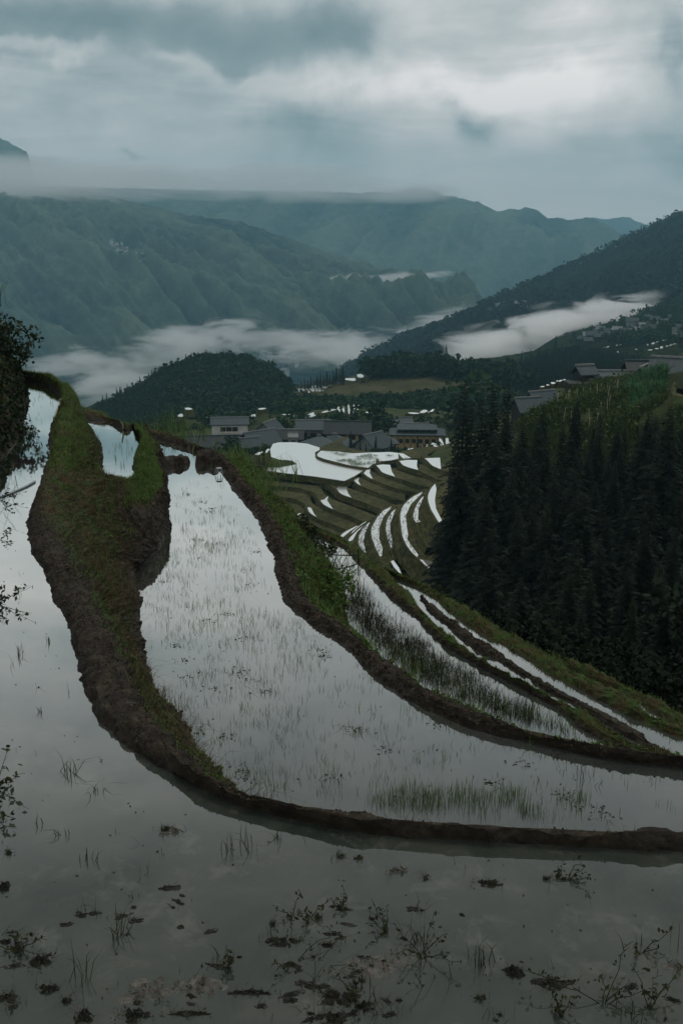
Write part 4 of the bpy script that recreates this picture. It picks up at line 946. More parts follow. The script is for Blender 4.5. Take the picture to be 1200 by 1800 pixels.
def weed_tuft(px, py, label, n=9, h=.12, lean=.5, seed=1, z=ZA, name='water_weed', w=.005):
    o = obj(name, mesh(name, *tuft_mesh(n, h, w, lean, .012 + .08 * h, seed)[:2], M['weed'], False, {'tint': np.random.default_rng(seed).random(n * 5)}))
    o.location = at(px, py, z); return tag(o, label, 'weed', 'weeds standing in the front paddy')
def weed_herb(px, py, label, nst=4, h=.13, lean=.8, seed=1, leaf=.024, z=ZA):
    h *= .8; nst = max(3, nst - 1)
    t = empty('leafy_weed', at(px, py, z), 0, label, 'weed', 'weeds standing in the front paddy')
    (V, F_, T), (V2, F2, T2) = herb_mesh(nst, h, lean, seed, leaf)
    obj('stem', mesh('stem', V, F_, M['weed'], False, {'tint': T}), t); obj('leaf', mesh('leaf', V2, F2, M['weed'], False, {'tint': T2}), t)['kind'] = 'stuff'; return t
def clod(px, py, label, w=.06, h=.04, seed=1, mat='clod', z=ZA, el=1.4):
    w *= .66; V, F_ = clod_mesh(w, h * .62, seed, el); o = obj('mud_clod', mesh('mud_clod', V, F_, M[mat], False)); o.location = at(px, py, z)
    g = np.random.default_rng(seed); n = int(14 + w * 260); Q = np.c_[g.normal(0, w * .55 * el, n), g.normal(0, w * .5, n), np.full(n, .004)]
    V2, F2, T2 = join([blades(Q, g.uniform(.01, .05, n), .0025, 1.5, seed, 1.5), leaves(Q + [0, 0, .006], g.uniform(.006, .02, n), seed, .8, .5)])
    obj('straw', mesh('straw', V2, F2, M['weed'], False, {'tint': T2}), o)['kind'] = 'stuff'
    return tag(o, label, 'mud clod', 'mud clods breaking the front paddy')
TUFTS = [(75,1252,'small grass tuft beside the left dike, well above the branching cluster',7,.09,.7),(128,1360,'spidery cluster of blades just left of the dike bend',16,.16,.9),(168,1390,'low splayed tuft under the spidery cluster',10,.09,1.1),
 (38,1152,'sprawling tuft near the left edge below the dark sprigs',11,.14,1.0),(88,1128,'thin few-bladed tuft close to the dike',6,.11,.6),(110,1468,'flattened fan of blades lying on open water',8,.10,1.3),(158,1512,'upright small tuft with long reflection, left of centre',8,.11,.35),
 (70,1450,'tiny upright tuft near the left edge',5,.08,.3),(400,1492,'row of thin upright blades under the dike',11,.12,.25),(443,1488,'crooked thin tuft under the dike',8,.16,.5),(487,1474,'bent fan of blades right under the dike',8,.10,1.1),
 (208,1645,'dark dense tuft with drooping blades on the lower left',16,.17,.6),(840,1690,'dense dark upright tuft near the bottom right',22,.15,.35),(735,1655,'tangle of blades right of the branching weed',14,.12,1.0),
 (1018,1372,'tall crooked weed standing in the middle paddy',6,.3,.3),(575,1690,'pale flattened fan of straw',10,.13,1.5),(145,1720,'leggy tuft between bottom clods',9,.18,.4),(1192,1660,'tall thin blades at the right edge',6,.2,.25),(590,1505,'single short tuft below the dike wall',5,.07,.5),(1110,1668,'broken thin stalks lying at an angle, lower right',7,.16,1.2),
 (465,1640,'very thin lone blades on open water',4,.1,.3),(240,1575,'tiny pale tuft on open water',5,.05,.6),(395,1690,'thin straight blades beside the leafy sprig',7,.12,.3),(1100,1780,'low tangle at the bottom right',14,.11,1.1),(760,1720,'few long bent straws',5,.22,.9),(660,1760,'bent straws at the bottom middle',6,.18,1.0)]
for i, (a, b, lb, n_, h_, l_) in enumerate(TUFTS):
    weed_tuft(a, b, lb, n_, h_, l_, 300 + i, ZB if i == 14 else ZA)
HERBS = [(512,1612,'leafy weed with two bent shoots, lower middle',3,.13,.7),(542,1615,'taller leafy weed leaning right of the two bent shoots',3,.16,.5),(605,1600,'spread leafy weed above the pale mud bumps',4,.12,1.1),(400,1705,'bushy upright sprig alone in the lower left middle',4,.12,.3),
 (680,1640,'branching weed with dark leaves, bottom centre',5,.17,.9),(740,1680,'wide leafy tangle right of the branching weed',7,.16,1.3),(995,1548,'leafy sprig on open water at the right',4,.12,.8),(975,1545,'small creeping sprig beside the right leafy sprig',3,.07,1.2),(1125,1675,'sparse twiggy weed at the lower right',4,.17,1.1),
 (985,1790,'dark upright leafy weed at the bottom right',5,.15,.6),(1060,1765,'wide twiggy tangle at the bottom right corner',6,.18,1.3),(520,1690,'low twiggy weed near the bottom middle',3,.10,1.1),(30,1670,'dark leafy heap at the lower left edge',9,.12,1.0),(1140,1775,'drooping leafy stems in the bottom right corner',5,.2,1.0),(625,1745,'leafy tangle over the bottom clods',6,.12,1.2)]
for i, (a, b, lb, n_, h_, l_) in enumerate(HERBS): weed_herb(a, b, lb, n_, h_, l_, 400 + i)
EDGE = [(-4,1062,'dark leafy sprigs poking in from the left edge, upper of the pair',9,.30,.9),(-6,1385,'dark leafy sprigs poking in from the left edge, middle',9,.24,.7),(-10,1440,'small dark sprig at the left edge under the middle sprigs',4,.14,1.0),(2,880,'dark sprigs at the left edge beside the pale line',6,.25,1.1),(0,950,'small dark sprig floating at the left edge',4,.14,1.2)]
for i, (a, b, lb, n_, h_, l_) in enumerate(EDGE): weed_herb(a, b, lb, n_, h_, l_, 450 + i, .045)
CLODS = [(300,1462,'pale mottled silt heap under the dike bend',.075,.02,'silt',1.5),(292,1458,'dark mud crumb on the pale silt heap',.03,.03,'clod',1.3),(862,1553,'flat brown mud island on open water at the right',.055,.022,'clod',1.9),(600,1506,'small brown mud bump below the dike wall, left of two',.022,.02,'clod',1.3),(630,1508,'small brown mud bump below the dike wall, right of two',.028,.024,'clod',1.3),
 (700,1532,'pale silt bump below the dike wall',.045,.018,'silt',1.5),(748,1545,'tiny brown crumb below the dike',.02,.015,'clod',1.2),(500,1655,'long low dark clod with a pale rim',.06,.025,'clod',2.2),(575,1662,'small dark clod right of the long low one',.028,.022,'clod',1.6),(478,1625,'small pale-rimmed crumb above the long low clod',.018,.014,'clod',1.5),
 (905,1710,'big dark clod at the bottom right, left of the twig heap',.06,.045,'clod',1.3),(975,1728,'ragged dark clod with twigs at the bottom right',.075,.035,'clod',1.9),(845,1755,'small flat clod under the dense tuft',.025,.015,'clod',1.6),(590,1755,'broad ragged clod in the bottom middle',.10,.035,'clod',1.7),(640,1770,'lumpy clod beside the broad ragged one',.05,.035,'clod',1.3),
 (235,1785,'large dark clod at the bottom, left of centre',.075,.05,'clod',1.3),(70,1692,'large dark clod at the lower left',.065,.05,'clod',1.2),(85,1740,'dark clod under the large lower left one',.05,.035,'clod',1.5),(148,1790,'rounded clod at the bottom left',.055,.05,'clod',1.2),(118,1760,'small clod between the lower left lumps',.028,.03,'clod',1.3),(15,1755,'dark clod at the left edge near the bottom',.05,.03,'clod',1.6),
 (8,1560,'dark leafy clod at the left edge, halfway down the front water',.05,.06,'clod',1.1),(265,1740,'pale silt shelf at the bottom left',.13,.016,'silt',1.6),(330,1782,'thin ridge of mud running to the bottom middle',.03,.02,'clod',5),(440,1745,'thin dark mud ridge in the bottom middle',.025,.018,'clod',6),(15,1500,'small dark speck of mud at the left edge',.025,.02,'clod',1.3),
 (960,1545,'brown crumb beside the small creeping sprig',.025,.018,'clod',1.4),(560,1615,'pale crumb right of the leafy weeds',.02,.012,'silt',1.5),(585,1790,'dark heap at the very bottom middle',.07,.035,'clod',1.6),(1190,1700,'pale silt patch at the right edge',.06,.012,'silt',1.5),(350,1735,'pale silt film at the bottom',.12,.011,'silt',1.4),(660,1700,'pale silt film under the branching weed',.12,.010,'silt',1.7)]
for i, (a, b, lb, w_, h_, mt, el) in enumerate(CLODS): clod(a, b, lb, w_, h_, 500 + i, mt, ZA, el)
P = pxpts(1000, [(30,900),(40,1000),(100,1150),(160,1300),(280,1420),(600,1490),(1190,1530),(1190,1790),(10,1790),(10,900)], ZA, 81)
put('floating_debris', 'specks of floating debris and straw scattered over the front paddy', [leaves(P + [0, 0, .003], U(.006, .022, P, 3), 82, 1.0, .5), tufts(P[::5], (1, 3), .02, .09, .003, .02, 83, 1.0)], 'weed', 'debris')
P = pxpts(500, BP, ZB, 84)
put('floating_debris', 'dark floating scraps among the seedlings of the middle paddy', [leaves(P + [0, 0, .004], U(.01, .04, P, 3), 85, 1.0, .35), tufts(P[::4], (7, 14), .02, .06, .006, .07, 86, 1.6), leaves(np.repeat(P[::4], 8, 0) + np.random.default_rng(4).normal(0, .06, (len(P[::4]) * 8, 3)) * [1, .6, .08] + [0, 0, .008], .035, 87, .8, .4)], 'weed', 'debris')

# more mud and weed remnants breaking the surface near the bottom of the front paddy, too many to count
P = pxpts(190, [(0,1640),(300,1560),(640,1590),(1000,1600),(1190,1640),(1190,1795),(5,1795)], ZA, 87, lambda P: np.clip((fbm(P[:, 0] * 2.2, P[:, 1] * 2.2, 0, 3, 15) - .42) * 6, 0, 1))
vs, fs, k = [], [], 0; g_ = np.random.default_rng(88)
for i, p in enumerate(P):
    V, F_ = clod_mesh(g_.uniform(.006, .026), g_.uniform(.006, .014), 700 + i, g_.uniform(1, 3), 16, 7); a = g_.uniform(-.6, .6); R = np.array([[cos(a), -sin(a), 0], [sin(a), cos(a), 0], [0, 0, 1]])
    vs.append(V @ R.T + p); fs.append(F_ + k); k += len(V)
stuff('mud_flecks', mesh('mud_flecks', np.concatenate(vs), np.concatenate(fs), M['clod']), 'flecks of mud breaking the shallow water near the bottom', 'mud')
put('water_weeds', 'tangled dark weed remnants lying in the shallow water near the bottom', [tufts(P[::2], (4, 9), .02, .08, .003, .03, 89, 1.6), leaves(P[::2] + [0, 0, .006], U(.01, .03, P[::2], 90), 90, .8, .4)], 'weed', 'weeds')

# --- stones, hoses, poles
def stone(px, py, z, r, label, seed):
    V, F_ = clod_mesh(r, r * .95, seed, 1.15); o = obj('stone', mesh('stone', V, F_, M['stone'])); o.location = at(px, py, z); return tag(o, label, 'stone')
stone(50, 812, ZA, .12, 'dark round stone sitting in the narrow far water', 3)
stone(34, 811, ZA, .10, 'low dark stone left of the round stone', 4)
stone(268, 938, ZB, .16, 'grey stone at the foot of the grassy dam wall', 5)
stone(283, 918, ZB, .13, 'pale grey stone set high in the dam wall corner', 7)
def tube_obj(name, label, cat, pts, r, mat, parent=None):
    P = np.asarray(pts); par = np.r_[0, np.cumsum(np.linalg.norm(np.diff(P, axis=0), axis=1))]; c = resample(P, max(8, 6 * len(P)), par)
    V, F_, T = stem_tube(c, r, r); return tag(obj(name, mesh(name, V, F_, M[mat], True), parent), label, cat)
tube_obj('hose', 'pale thin line curving over the narrow water at the left edge', 'hose', [onz(px, py, ZA + .012) for px, py in ((-40,880),(0,873),(30,862),(50,853),(62,846))], .014, 'metal')  # thin pale tube following the pale line on the water
tube_obj('hose', 'black hose sagging across the weedy paddy to the stake', 'hose', [ony(548, 968, 14.2), ony(575, 974, 14.3), ony(600, 976, 14.4), ony(630, 975.5, 14.6)], .009, 'black')
tube_obj('pole', 'dark bamboo pole lying low over the weedy paddy', 'pole', [ony(590, 1000, 13.5), ony(610, 997, 13.8), ony(628, 991, 14.1)], .010, 'black')
tube_obj('stake', 'thin dark stake standing at the edge of the weedy paddy', 'stake', [ony(629.5, 1012, 14.3), ony(629.5, 985, 14.3), ony(629.5, 966, 14.3)], .011, 'black')
tube_obj('bamboo_stick', 'short pale bamboo stick on the dike at the far end', 'stick', [onz(106, 704, ZA + .15), onz(121, 698, ZA + .24)], .035, 'bamboo')
tube_obj('bamboo_stick', 'pale bent reed leaning over the small raised paddy', 'stick', [onz(217, 755, ZB0), onz(216, 748, ZB0 + .1), onz(213, 742, ZB0 + .2)], .018, 'bamboo')
tube_obj('pipe', 'thin pale pipe draining along the far waterline', 'pipe', [onz(95, 735, ZA + .02), onz(103, 715, ZA + .04), onz(108, 703, ZA + .1)], .02, 'bamboo')
t = empty('plastic_stool', at(385, 830, ZB + .05), .5, 'small pale plastic stool standing beside the outer dike', 'stool'); t.scale = (.5, .5, .34)
V = np.array([(x, y, z) for z in (.20, .235) for x in (-.09, .09) for y in (-.09, .09)]); BF = [(0, 1, 3, 2), (4, 6, 7, 5), (0, 4, 5, 1), (2, 3, 7, 6), (0, 2, 6, 4), (1, 5, 7, 3)]
obj('seat', mesh('seat', V, BF, M['metal']), t)
for sx in (-1, 1):
    for sy in (-1, 1):
        V_, F_, _ = stem_tube(np.array([(sx * .11, sy * .11, -.1), (sx * .09, sy * .09, .08), (sx * .075, sy * .075, .2)]), .014, .014); obj('leg', mesh('leg', V_, F_, M['metal']), t)
V_, F_, _ = stem_tube(np.array([(-.1, -.1, .06), (0, -.1, .06), (.1, -.1, .06)]), .01, .01); obj('rail', mesh('rail', V_, F_, M['metal']), t)

# --- shrubs on the left bank and reeds on the outer dike
def bush(name, label, loc, r, n, ls, seed, mat='shrub', cat='shrub'):
    g = np.random.default_rng(seed); k = 14; cc = g.normal(0, .42, (k, 3)) * np.array(r); cc[:, 2] = abs(cc[:, 2]) + .15 * r[2]; rad = g.uniform(.25, .5, k)
    j = g.integers(0, k, n); d = g.normal(size=(n, 3)); d /= np.linalg.norm(d, axis=1)[:, None]
    P = cc[j] + d * (rad[j] * g.uniform(.55, 1.05, n))[:, None] * np.array(r)
    t = empty(name, loc, 0, label, cat); V, F_, T = leaves(P, g.uniform(.6, 1.4, n) * ls, seed, .25, .55)
    obj('foliage', mesh('foliage', V, F_, M[mat], False, {'tint': T}), t)['kind'] = 'stuff'
    st = [stem_tube(np.array([(0, 0, -.2), c * [.4, .4, .5], c]), .02, .006) for c in cc[:5]]
    V, F_, T = join(st); obj('stem', mesh('stem', V, F_, M['bark']), t); return t
HS = BG[8]
P = on_grid(HS, 90000, .10, .9, 91, 0, .6, .24, 1.2)
put('bank_undergrowth', 'dark undergrowth and trailing leaves on the steep left bank', [leaves(P + [0, 0, .03], U(.05, .13, P, 9), 92),
    blades(on_grid(HS, 3000, .2, 1, 93, 0, .7, .45, 1.2), .35, .014, .9, 94)], 'shrub', 'undergrowth')
bush('shrub', 'dark leafy shrub crowning the left bank, topmost', ony(-4, 645, 20.5), (.55, .8, .62), 3400, .06, 1)
bush('shrub', 'dark shrub overhanging the narrow water from the left bank', ony(-6, 696, 19.5), (.30, .6, .5), 2600, .055, 2)
bush('shrub', 'dark shrub low on the left bank at the left edge', ony(-24, 755, 17), (.42, .8, .36), 2600, .055, 3)
bush('shrub', 'broad shrub behind the left bank, at the left edge', ony(-40, 640, 21), (1.3, 1.2, 1.0), 3000, .10, 4)
P = on_grid(HS, 60, .45, .6, 95, 0, .25); P[:, 2] += .5
t_ = put('wispy_grass', 'wispy grass arching off the top of the left bank', [blades(P + [.35, 0, .0], .55, .014, 1.1, 96)], 'shrub', 'grass')
def reeds(px, py, z, n, h, sp, seed, label, w=.02, lean=.35, mat='grass'):
    V, F_, T = tuft_mesh(n, h, w, lean, sp, seed, .8); o = obj('reed_clump', mesh('reed_clump', V, F_, M[mat], False, {'tint': T})); o.location = onz(px, py, z); return tag(o, label, 'reeds')
reeds(300, 766, ZB - .2, 60, .8, .35, 1, 'clump of upright reeds behind the outer dike, before the forested hill', .02, .25)
reeds(335, 778, ZB - .2, 30, .6, .3, 2, 'shorter reed clump right of the upright reeds, before the low roofs', .02, .3)
reeds(408, 812, ZB - .2, 70, .5, .3, 3, 'bushy reed clump on the outer dike beside the plastic stool', .02, .5)
reeds(435, 845, ZB - .3, 130, .62, .42, 4, 'large arching reed clump below the big white pond', .022, .7)
reeds(452, 868, ZB - .4, 70, .5, .32, 5, 'lower arching reed clump on the slope under the large one', .02, .9)
reeds(585, 1028, ZC + .2, 120, .85, .22, 6, 'pale arching grass tussock leaning over the weedy paddy', .012, 1.2, 'grass')
reeds(560, 1000, ZC + .3, 60, .7, .25, 7, 'dark grass tussock behind the pale arching one', .014, .9, 'weed')
bush('bush', 'dark leafy bush on the slope beside the head of the weedy paddy', onz(525, 960, ZC + .15), (.55, .5, .5), 2200, .07, 11, 'shrub', 'bush')
bush('bush', 'dark bush hanging at the corner of the weedy paddy under the hose', onz(538, 985, ZC + .2), (.45, .4, .35), 1600, .07, 12, 'shrub', 'bush')
bush('bush', 'bright leafy herb clump on the outer dike slope above the tussock', onz(535, 1035, ZC + .75), (.6, .5, .3), 1700, .06, 13, 'herb', 'bush')
P = on_grid(BG[8], 10, .3, .5, 5)
P = np.concatenate([on_grid(BG[1], 700, .18, .45, 97, .6, 1), on_grid(BG[3], 900, .33, .55, 98, 0, .2)])
put('tall_grass', 'taller grass fringing the far rim of the upper paddies', [blades(P, U(.03, .09, P, 5), .010, .35, 99)], 'grass', 'grass')

# ============================================================ trees
def conifer_mesh(seed, H=14.0, R=2.6):
    """a tall fir: whorls of drooping, feathered branches"""
    g = np.random.default_rng(seed); V, F_, T = [], [], []; k = 0; z = H * .10
    while z < H * .985:
        f = 1 - z / H; Rz = R * (f**.75 * .95 + .03) * g.uniform(.8, 1.15); nb = int(g.integers(6, 9)); a0_ = g.uniform(0, 6.3)
        for b in range(nb):
            a = a0_ + 2 * pi * b / nb + g.normal(0, .22); L = Rz * g.uniform(.55, 1.15); dr = g.uniform(.15, .55) * (1.15 - f * .3); up0 = .25 if f > .3 else .6
            d = np.array([cos(a), sin(a), 0]); sd_ = np.array([-sin(a), cos(a), 0]); ns = 5
            s = np.linspace(.06, 1, ns)[:, None]; sp = d * L * s + np.array([0, 0, 1]) * (L * (up0 * s - (dr + up0 * .6) * s**2)) + [0, 0, z]
            for i in range(ns):
                w = L * (.34 - .2 * i / ns) * g.uniform(.7, 1.2); t_ = g.random()
                nx = sp[min(i + 1, ns - 1)] + d * .1 * L
                for sg in (-1, 1):
                    tip = sp[i] + sd_ * sg * w + d * w * .7 - np.array([0, 0, w * g.uniform(.1, .5)])
                    V += [sp[i] - d * .04 * L, nx, tip]; F_.append((k, k + 1, k + 2)); T += [t_ * .8, t_, min(1, t_ + .15)]; k += 3
                if i > 1 and g.random() < .6:
                    tip = sp[i] + d * w * .3 + np.array([0, 0, w * .5]); V += [sp[i] - sd_ * w * .35, sp[i] + sd_ * w * .35, tip]; F_.append((k, k + 1, k + 2)); T += [t_] * 3; k += 3
        z += H * g.uniform(.018, .030) * (.6 + .7 * f)
    n = 10; zz = np.linspace(H * .88, H * 1.01, n)
    Vt, Ft, Tt = stem_tube(np.c_[g.normal(0, .03, 8), g.normal(0, .03, 8), np.linspace(-1.5, H * .97, 8)], .17, .02)
    return np.array(V), np.array(F_), np.array(T), Vt, Ft
CV = []
for s in range(6):
    V, F_, T, Vt, Ft = conifer_mesh(900 + s, 14.0, (2.5, 2.2, 2.8, 2.0, 2.4, 3.0)[s])
    CV.append((mesh('crown', V, F_, M['needle'], False, {'tint': T}), mesh('trunk', Vt, Ft, M['bark'], True)))
def conifer(x, y, h, v, rz, label, group='conifers of the dark stand', wide=1.0):
    t = empty('conifer_tree', (x, y, float(ground(x, y)[0]) - .2), rz, label, 'tree', group); s = h / 14.0; t.scale = (s * wide, s * wide, s)
    for nm, me in (('crown', CV[v][0]), ('trunk', CV[v][1])): obj(nm, me, t)
    return t
def conifer_px(px, top, d, v, rz, label, **k):
    p = ony(px, top, d); h = p[2] - float(ground(p[0], p[1])[0]) + .2
    return conifer(p[0], p[1], max(3.5, h), v, rz, label, **k)
NAMED = [(817,656,96,1,'tall conifer at the left end of the stand, standing clear of the rest'),(868,664,98,0,'second tall conifer from the left end, slightly shorter than its neighbour'),(893,655,100,3,'slender tall conifer right beside the second one'),
         (848,690,92,4,'conifer filling the gap between the two tallest at the left end'),(956,702,97,0,'broad conifer tip before the village slope, right of the slender one'),(1014,697,94,2,'conifer tip standing before the staked garden'),(1056,716,92,1,'narrow conifer tip just below the crop patch'),
         (1142,708,80,2,'dark broad conifer below the crop patch, near the right edge'),(1178,706,72,5,'dark conifer at the right edge, below the white paddy there'),(920,742,92,4,'low conifer tip in the dip between the tall left trees and the broad one')]
for i, (px, tp_, d, v, lb) in enumerate(NAMED): conifer_px(px, tp_, d, v, i * 1.3, lb)
g_ = np.random.default_rng(12)
for d, x0, x1, xs, tops, step in ((93, 806, 1200, (800,830,880,940,1010,1080,1130,1200), (745,700,705,728,722,745,722,722), 30), (84, 812, 1240, (812,880,950,1020,1100,1160,1240), (800,752,765,770,778,738,725), 31), (74, 826, 1260, (826,900,980,1060,1130,1260), (850,805,800,800,790,760), 36),
        (64, 846, 1280, (846,920,1000,1100,1280), (905,860,850,850,830), 40), (54, 870, 1300, (870,960,1080,1300), (975,920,915,900), 46), (45, 915, 1320, (915,1000,1100,1320), (1030,985,975,960), 54), (37, 985, 1330, (985,1080,1330), (1075,1040,1030), 62)):
    px = x0
    while px < x1:
        conifer_px(px + g_.normal(0, step * .2), np.interp(px, xs, tops) + abs(g_.normal(0, 24)), d * g_.uniform(.96, 1.04), int(g_.integers(0, 6)), g_.uniform(0, 6.3), 'dark conifer in the ' + {93: 'highest', 84: 'second highest', 74: 'third', 64: 'middle', 54: 'third lowest', 45: 'second lowest', 37: 'lowest'}[d] + ' row of the shadowed stand, ' + ('towards its left end' if px < 930 else 'under the garden slope' if px < 1080 else 'towards the right edge'), wide=g_.uniform(.95, 1.3)); px += step * g_.uniform(.75, 1.2)
# low dark bushes on the ravine floor and slope
def blob_tree(seed, n, lumps=7, ls=.5):
    g = np.random.default_rng(seed); cc = g.normal(0, .33, (lumps, 3)) * [1, 1, .7]; cc[:, 2] += .62; rad = g.uniform(.28, .5, lumps)
    j = g.integers(0, lumps, n); d = g.normal(size=(n, 3)); d[:, 2] += .25; d /= np.linalg.norm(d, axis=1)[:, None]
    P = cc[j] + d * rad[j][:, None] * g.uniform(.75, 1.03, n)[:, None]; P[:, 2] = np.maximum(P[:, 2], .08)
    return leaves(P, g.uniform(.5, 1.3, n) * ls, seed, .35, .7)
BLOB = [blob_tree(60 + s, 420, 8, .22) for s in range(4)]
BLOBM = [mesh('crown', V, F_, M['far_leaf'], False, {'tint': T}) for V, F_, T in BLOB]
tv, tf, _ = stem_tube(np.array([(0, 0, -.4), (.02, 0, .2), (0, .02, .6)]), .06, .03); TRM = mesh('trunk', tv, tf, M['bark'], True)
def round_tree(px, base, d, h, label, group=None, w=1.0, i=0, z=None):
    p = ony(px, base, d); zz = float(ground(p[0], p[1])[0]) if z is None else z
    t = empty('broadleaf_tree', (p[0], p[1], zz), i * 1.7, label, 'tree', group); s = h / 1.15; t.scale = (s * w, s * w, s)
    obj('crown', BLOBM[i % 4], t); obj('trunk', TRM, t); return t
def far_cone(seed, tiers, n):
    g = np.random.default_rng(seed); V, F_ = [], []; k = 0
    for i in range(tiers):
        f = i / tiers; z0 = .08 + .9 * f; r0 = .21 * (1 - f)**.85 + .02; h = 1.5 / tiers
        a0_ = g.uniform(0, 6.3)
        for j in range(n):
            a, b = a0_ + 2 * pi * j / n, a0_ + 2 * pi * (j + 1) / n; m_ = (a + b) / 2; rr1 = r0 * g.uniform(.7, 1.25)
            V += [(cos(a) * r0 * .35, sin(a) * r0 * .35, z0 + h * .5), (cos(b) * r0 * .35, sin(b) * r0 * .35, z0 + h * .5), (cos(m_) * rr1, sin(m_) * rr1, z0 - h * .25)]; F_.append((k, k + 1, k + 2)); k += 3
            V += [(cos(a) * r0 * .35, sin(a) * r0 * .35, z0 + h * .5), (cos(b) * r0 * .35, sin(b) * r0 * .35, z0 + h * .5), (0, 0, z0 + h)]; F_.append((k, k + 1, k + 2)); k += 3
    return np.array(V), np.array(F_), g.random(len(V))
FARC = [far_cone(70 + s, 7, 7) for s in range(4)]
FARCM = [mesh('crown', V, F_, M['far_conifer'], False, {'tint': T}) for V, F_, T in FARC]
FARB = [blob_tree(80 + s, 60, 6, .36) for s in range(4)]
def far_conifer(px, base, d, h, label, group, i):
    p = ony(px, base, d); t = empty('conifer_tree', (p[0], p[1], p[2] - 1.0), i * 1.1, label, 'tree', group); t.scale = (h, h, h)
    obj('crown', FARCM[i % 4], t); obj('trunk', TRM, t); return t
def wood(name, label, P, H, protos, seed, mat, wide=1.0):
    """a far wood that reads as one mass: every tree real geometry, joined"""
    g = np.random.default_rng(seed); Vs, Fs, Ts = [], [], []; k = 0; idx = g.integers(0, len(protos), len(P)); rot = g.uniform(0, 6.3, len(P)); tb = g.random(len(P))
    for pi_, (V, F_, T) in enumerate(protos):
        s = np.where(idx == pi_)[0]
        if not len(s): continue
        if F_.shape[1] == 4: F_ = np.concatenate([F_[:, [0, 1, 2]], F_[:, [0, 2, 3]]])
        c, sn = np.cos(rot[s])[:, None], np.sin(rot[s])[:, None]; h = H[s][:, None]
        W = np.stack([(V[:, 0] * c - V[:, 1] * sn) * h * wide, (V[:, 0] * sn + V[:, 1] * c) * h * wide, V[:, 2] * h - .06 * h], -1) + P[s][:, None]
        Vs.append(W.reshape(-1, 3)); Fs.append((F_[None] + (np.arange(len(s)) * len(V))[:, None, None]).reshape(-1, 3) + k); k += len(s) * len(V)
        Ts.append((T[None] * .5 + tb[s][:, None] * .5).ravel())
    return stuff(name, mesh(name, np.concatenate(Vs), np.concatenate(Fs), M[mat], False, {'tint': np.concatenate(Ts)}), label, 'wood')
def surf_pts(key, n, seed, t0=0, t1=1, mask=None):
    G = SURF[key]; g = np.random.default_rng(seed); a, b = G.shape[:2]; i = g.uniform(0, a - 1.01, n); j = g.uniform(t0 * (b - 1), t1 * (b - 1) - .01, n)
    ii, jj = i.astype(int), j.astype(int); u, v = (i - ii)[:, None], (j - jj)[:, None]
    P = (G[ii, jj] * (1 - u) + G[ii + 1, jj] * u) * (1 - v) + (G[ii, jj + 1] * (1 - u) + G[ii + 1, jj + 1] * u) * v
    if mask is not None: P = P[mask(P)]
    return P
h_ = lambda P, lo, hi, s: np.random.default_rng(s).uniform(lo, hi, len(P))
P = surf_pts('hill1', 3200, 1); wood('hill_wood', 'dense mixed wood covering the rounded hill left of the village', P, 2.2 + 6.5 * h_(P, 0, 1, 1)**1.6, FARB, 1, 'far_leaf', 1.0)
P = surf_pts('hill1', 420, 2, .2, 1); wood('hill_wood', 'scattered pointed conifers rising through the wood of the rounded hill', P, h_(P, 6, 10, 2), FARC, 2, 'far_conifer')
P = surf_pts('ridge', 6000, 3, 0, .75, lambda P: (project(P)[0] > 495) & (project(P)[1] > np.where(project(P)[0] < 640, 722, 709) + 4 * np.sin(project(P)[0] * .03)) & (fbm(P[:, 0] * .02, P[:, 1] * .02, 0, 3, 1) > .36)); P = P[:1500]; wood('ridge_wood', 'dark wood on the lower flank of the ridge behind the village', P, h_(P, 2.5, 5, 3), FARB, 3, 'far_leaf')
P = surf_pts('ridge', 360, 5, .88, 1, lambda P: (project(P)[0] > 650)); wood('ridge_wood', 'broadleaf wood along the crest of the ridge', P, h_(P, 5, 9, 5), FARB, 5, 'far_leaf')
P = surf_pts('rise', 1900, 6, 0, 1); wood('rise_wood', 'dense conifer wood on the rise before the mist', P, h_(P, 7, 11, 6), FARC, 6, 'far_conifer')
P = surf_pts('vslope', 2600, 7, .05, 1, lambda P: (project(P)[1] < 604) & (fbm(P[:, 0] * .02, P[:, 1] * .02, 0, 3, 4) > .40)); wood('slope_wood', 'patches of trees between the houses of the right slope', P, h_(P, 2.5, 6.0, 7), FARB, 7, 'far_leaf')
P = surf_pts('right', 11000, 8, .0, 1, lambda P: fbm(P[:, 0] * .006, P[:, 1] * .006, 0, 3, 6) > .40); wood('slope_wood', 'forest clothing the steep right slope', P, h_(P, 5, 11, 8), [far_cone(90 + s, 3, 5) for s in range(3)] + [blob_tree(95, 20, 4, .45)], 8, 'far_conifer', 1.3)
P = surf_pts('vslope', 1400, 17, 0, 1); wood('slope_scrub', 'low scrub dotting the far village slope', P, h_(P, .5, 1.5, 17), FARB, 17, 'far_leaf', 1.3)
g0 = np.random.default_rng(44); Q = np.array([ony(a, 900, b)[:2] for a, b in zip(g0.uniform(-50, 1300, 4200), g0.uniform(238, 430, 4200))]); P = np.c_[Q, ground(Q[:, 0], Q[:, 1])]; P = P[fbm(P[:, 0] * .05, P[:, 1] * .05, 0, 3, 9) > .44]; X, Y = project(P); P = P[~((X > 530) & (X < 800) & (Y > 700) & (Y < 738))]
wood('slope_scrub', 'low scrub and hedges between the village paddies', P, h_(P, .5, 1.9, 18), FARB, 18, 'far_leaf', 1.3)
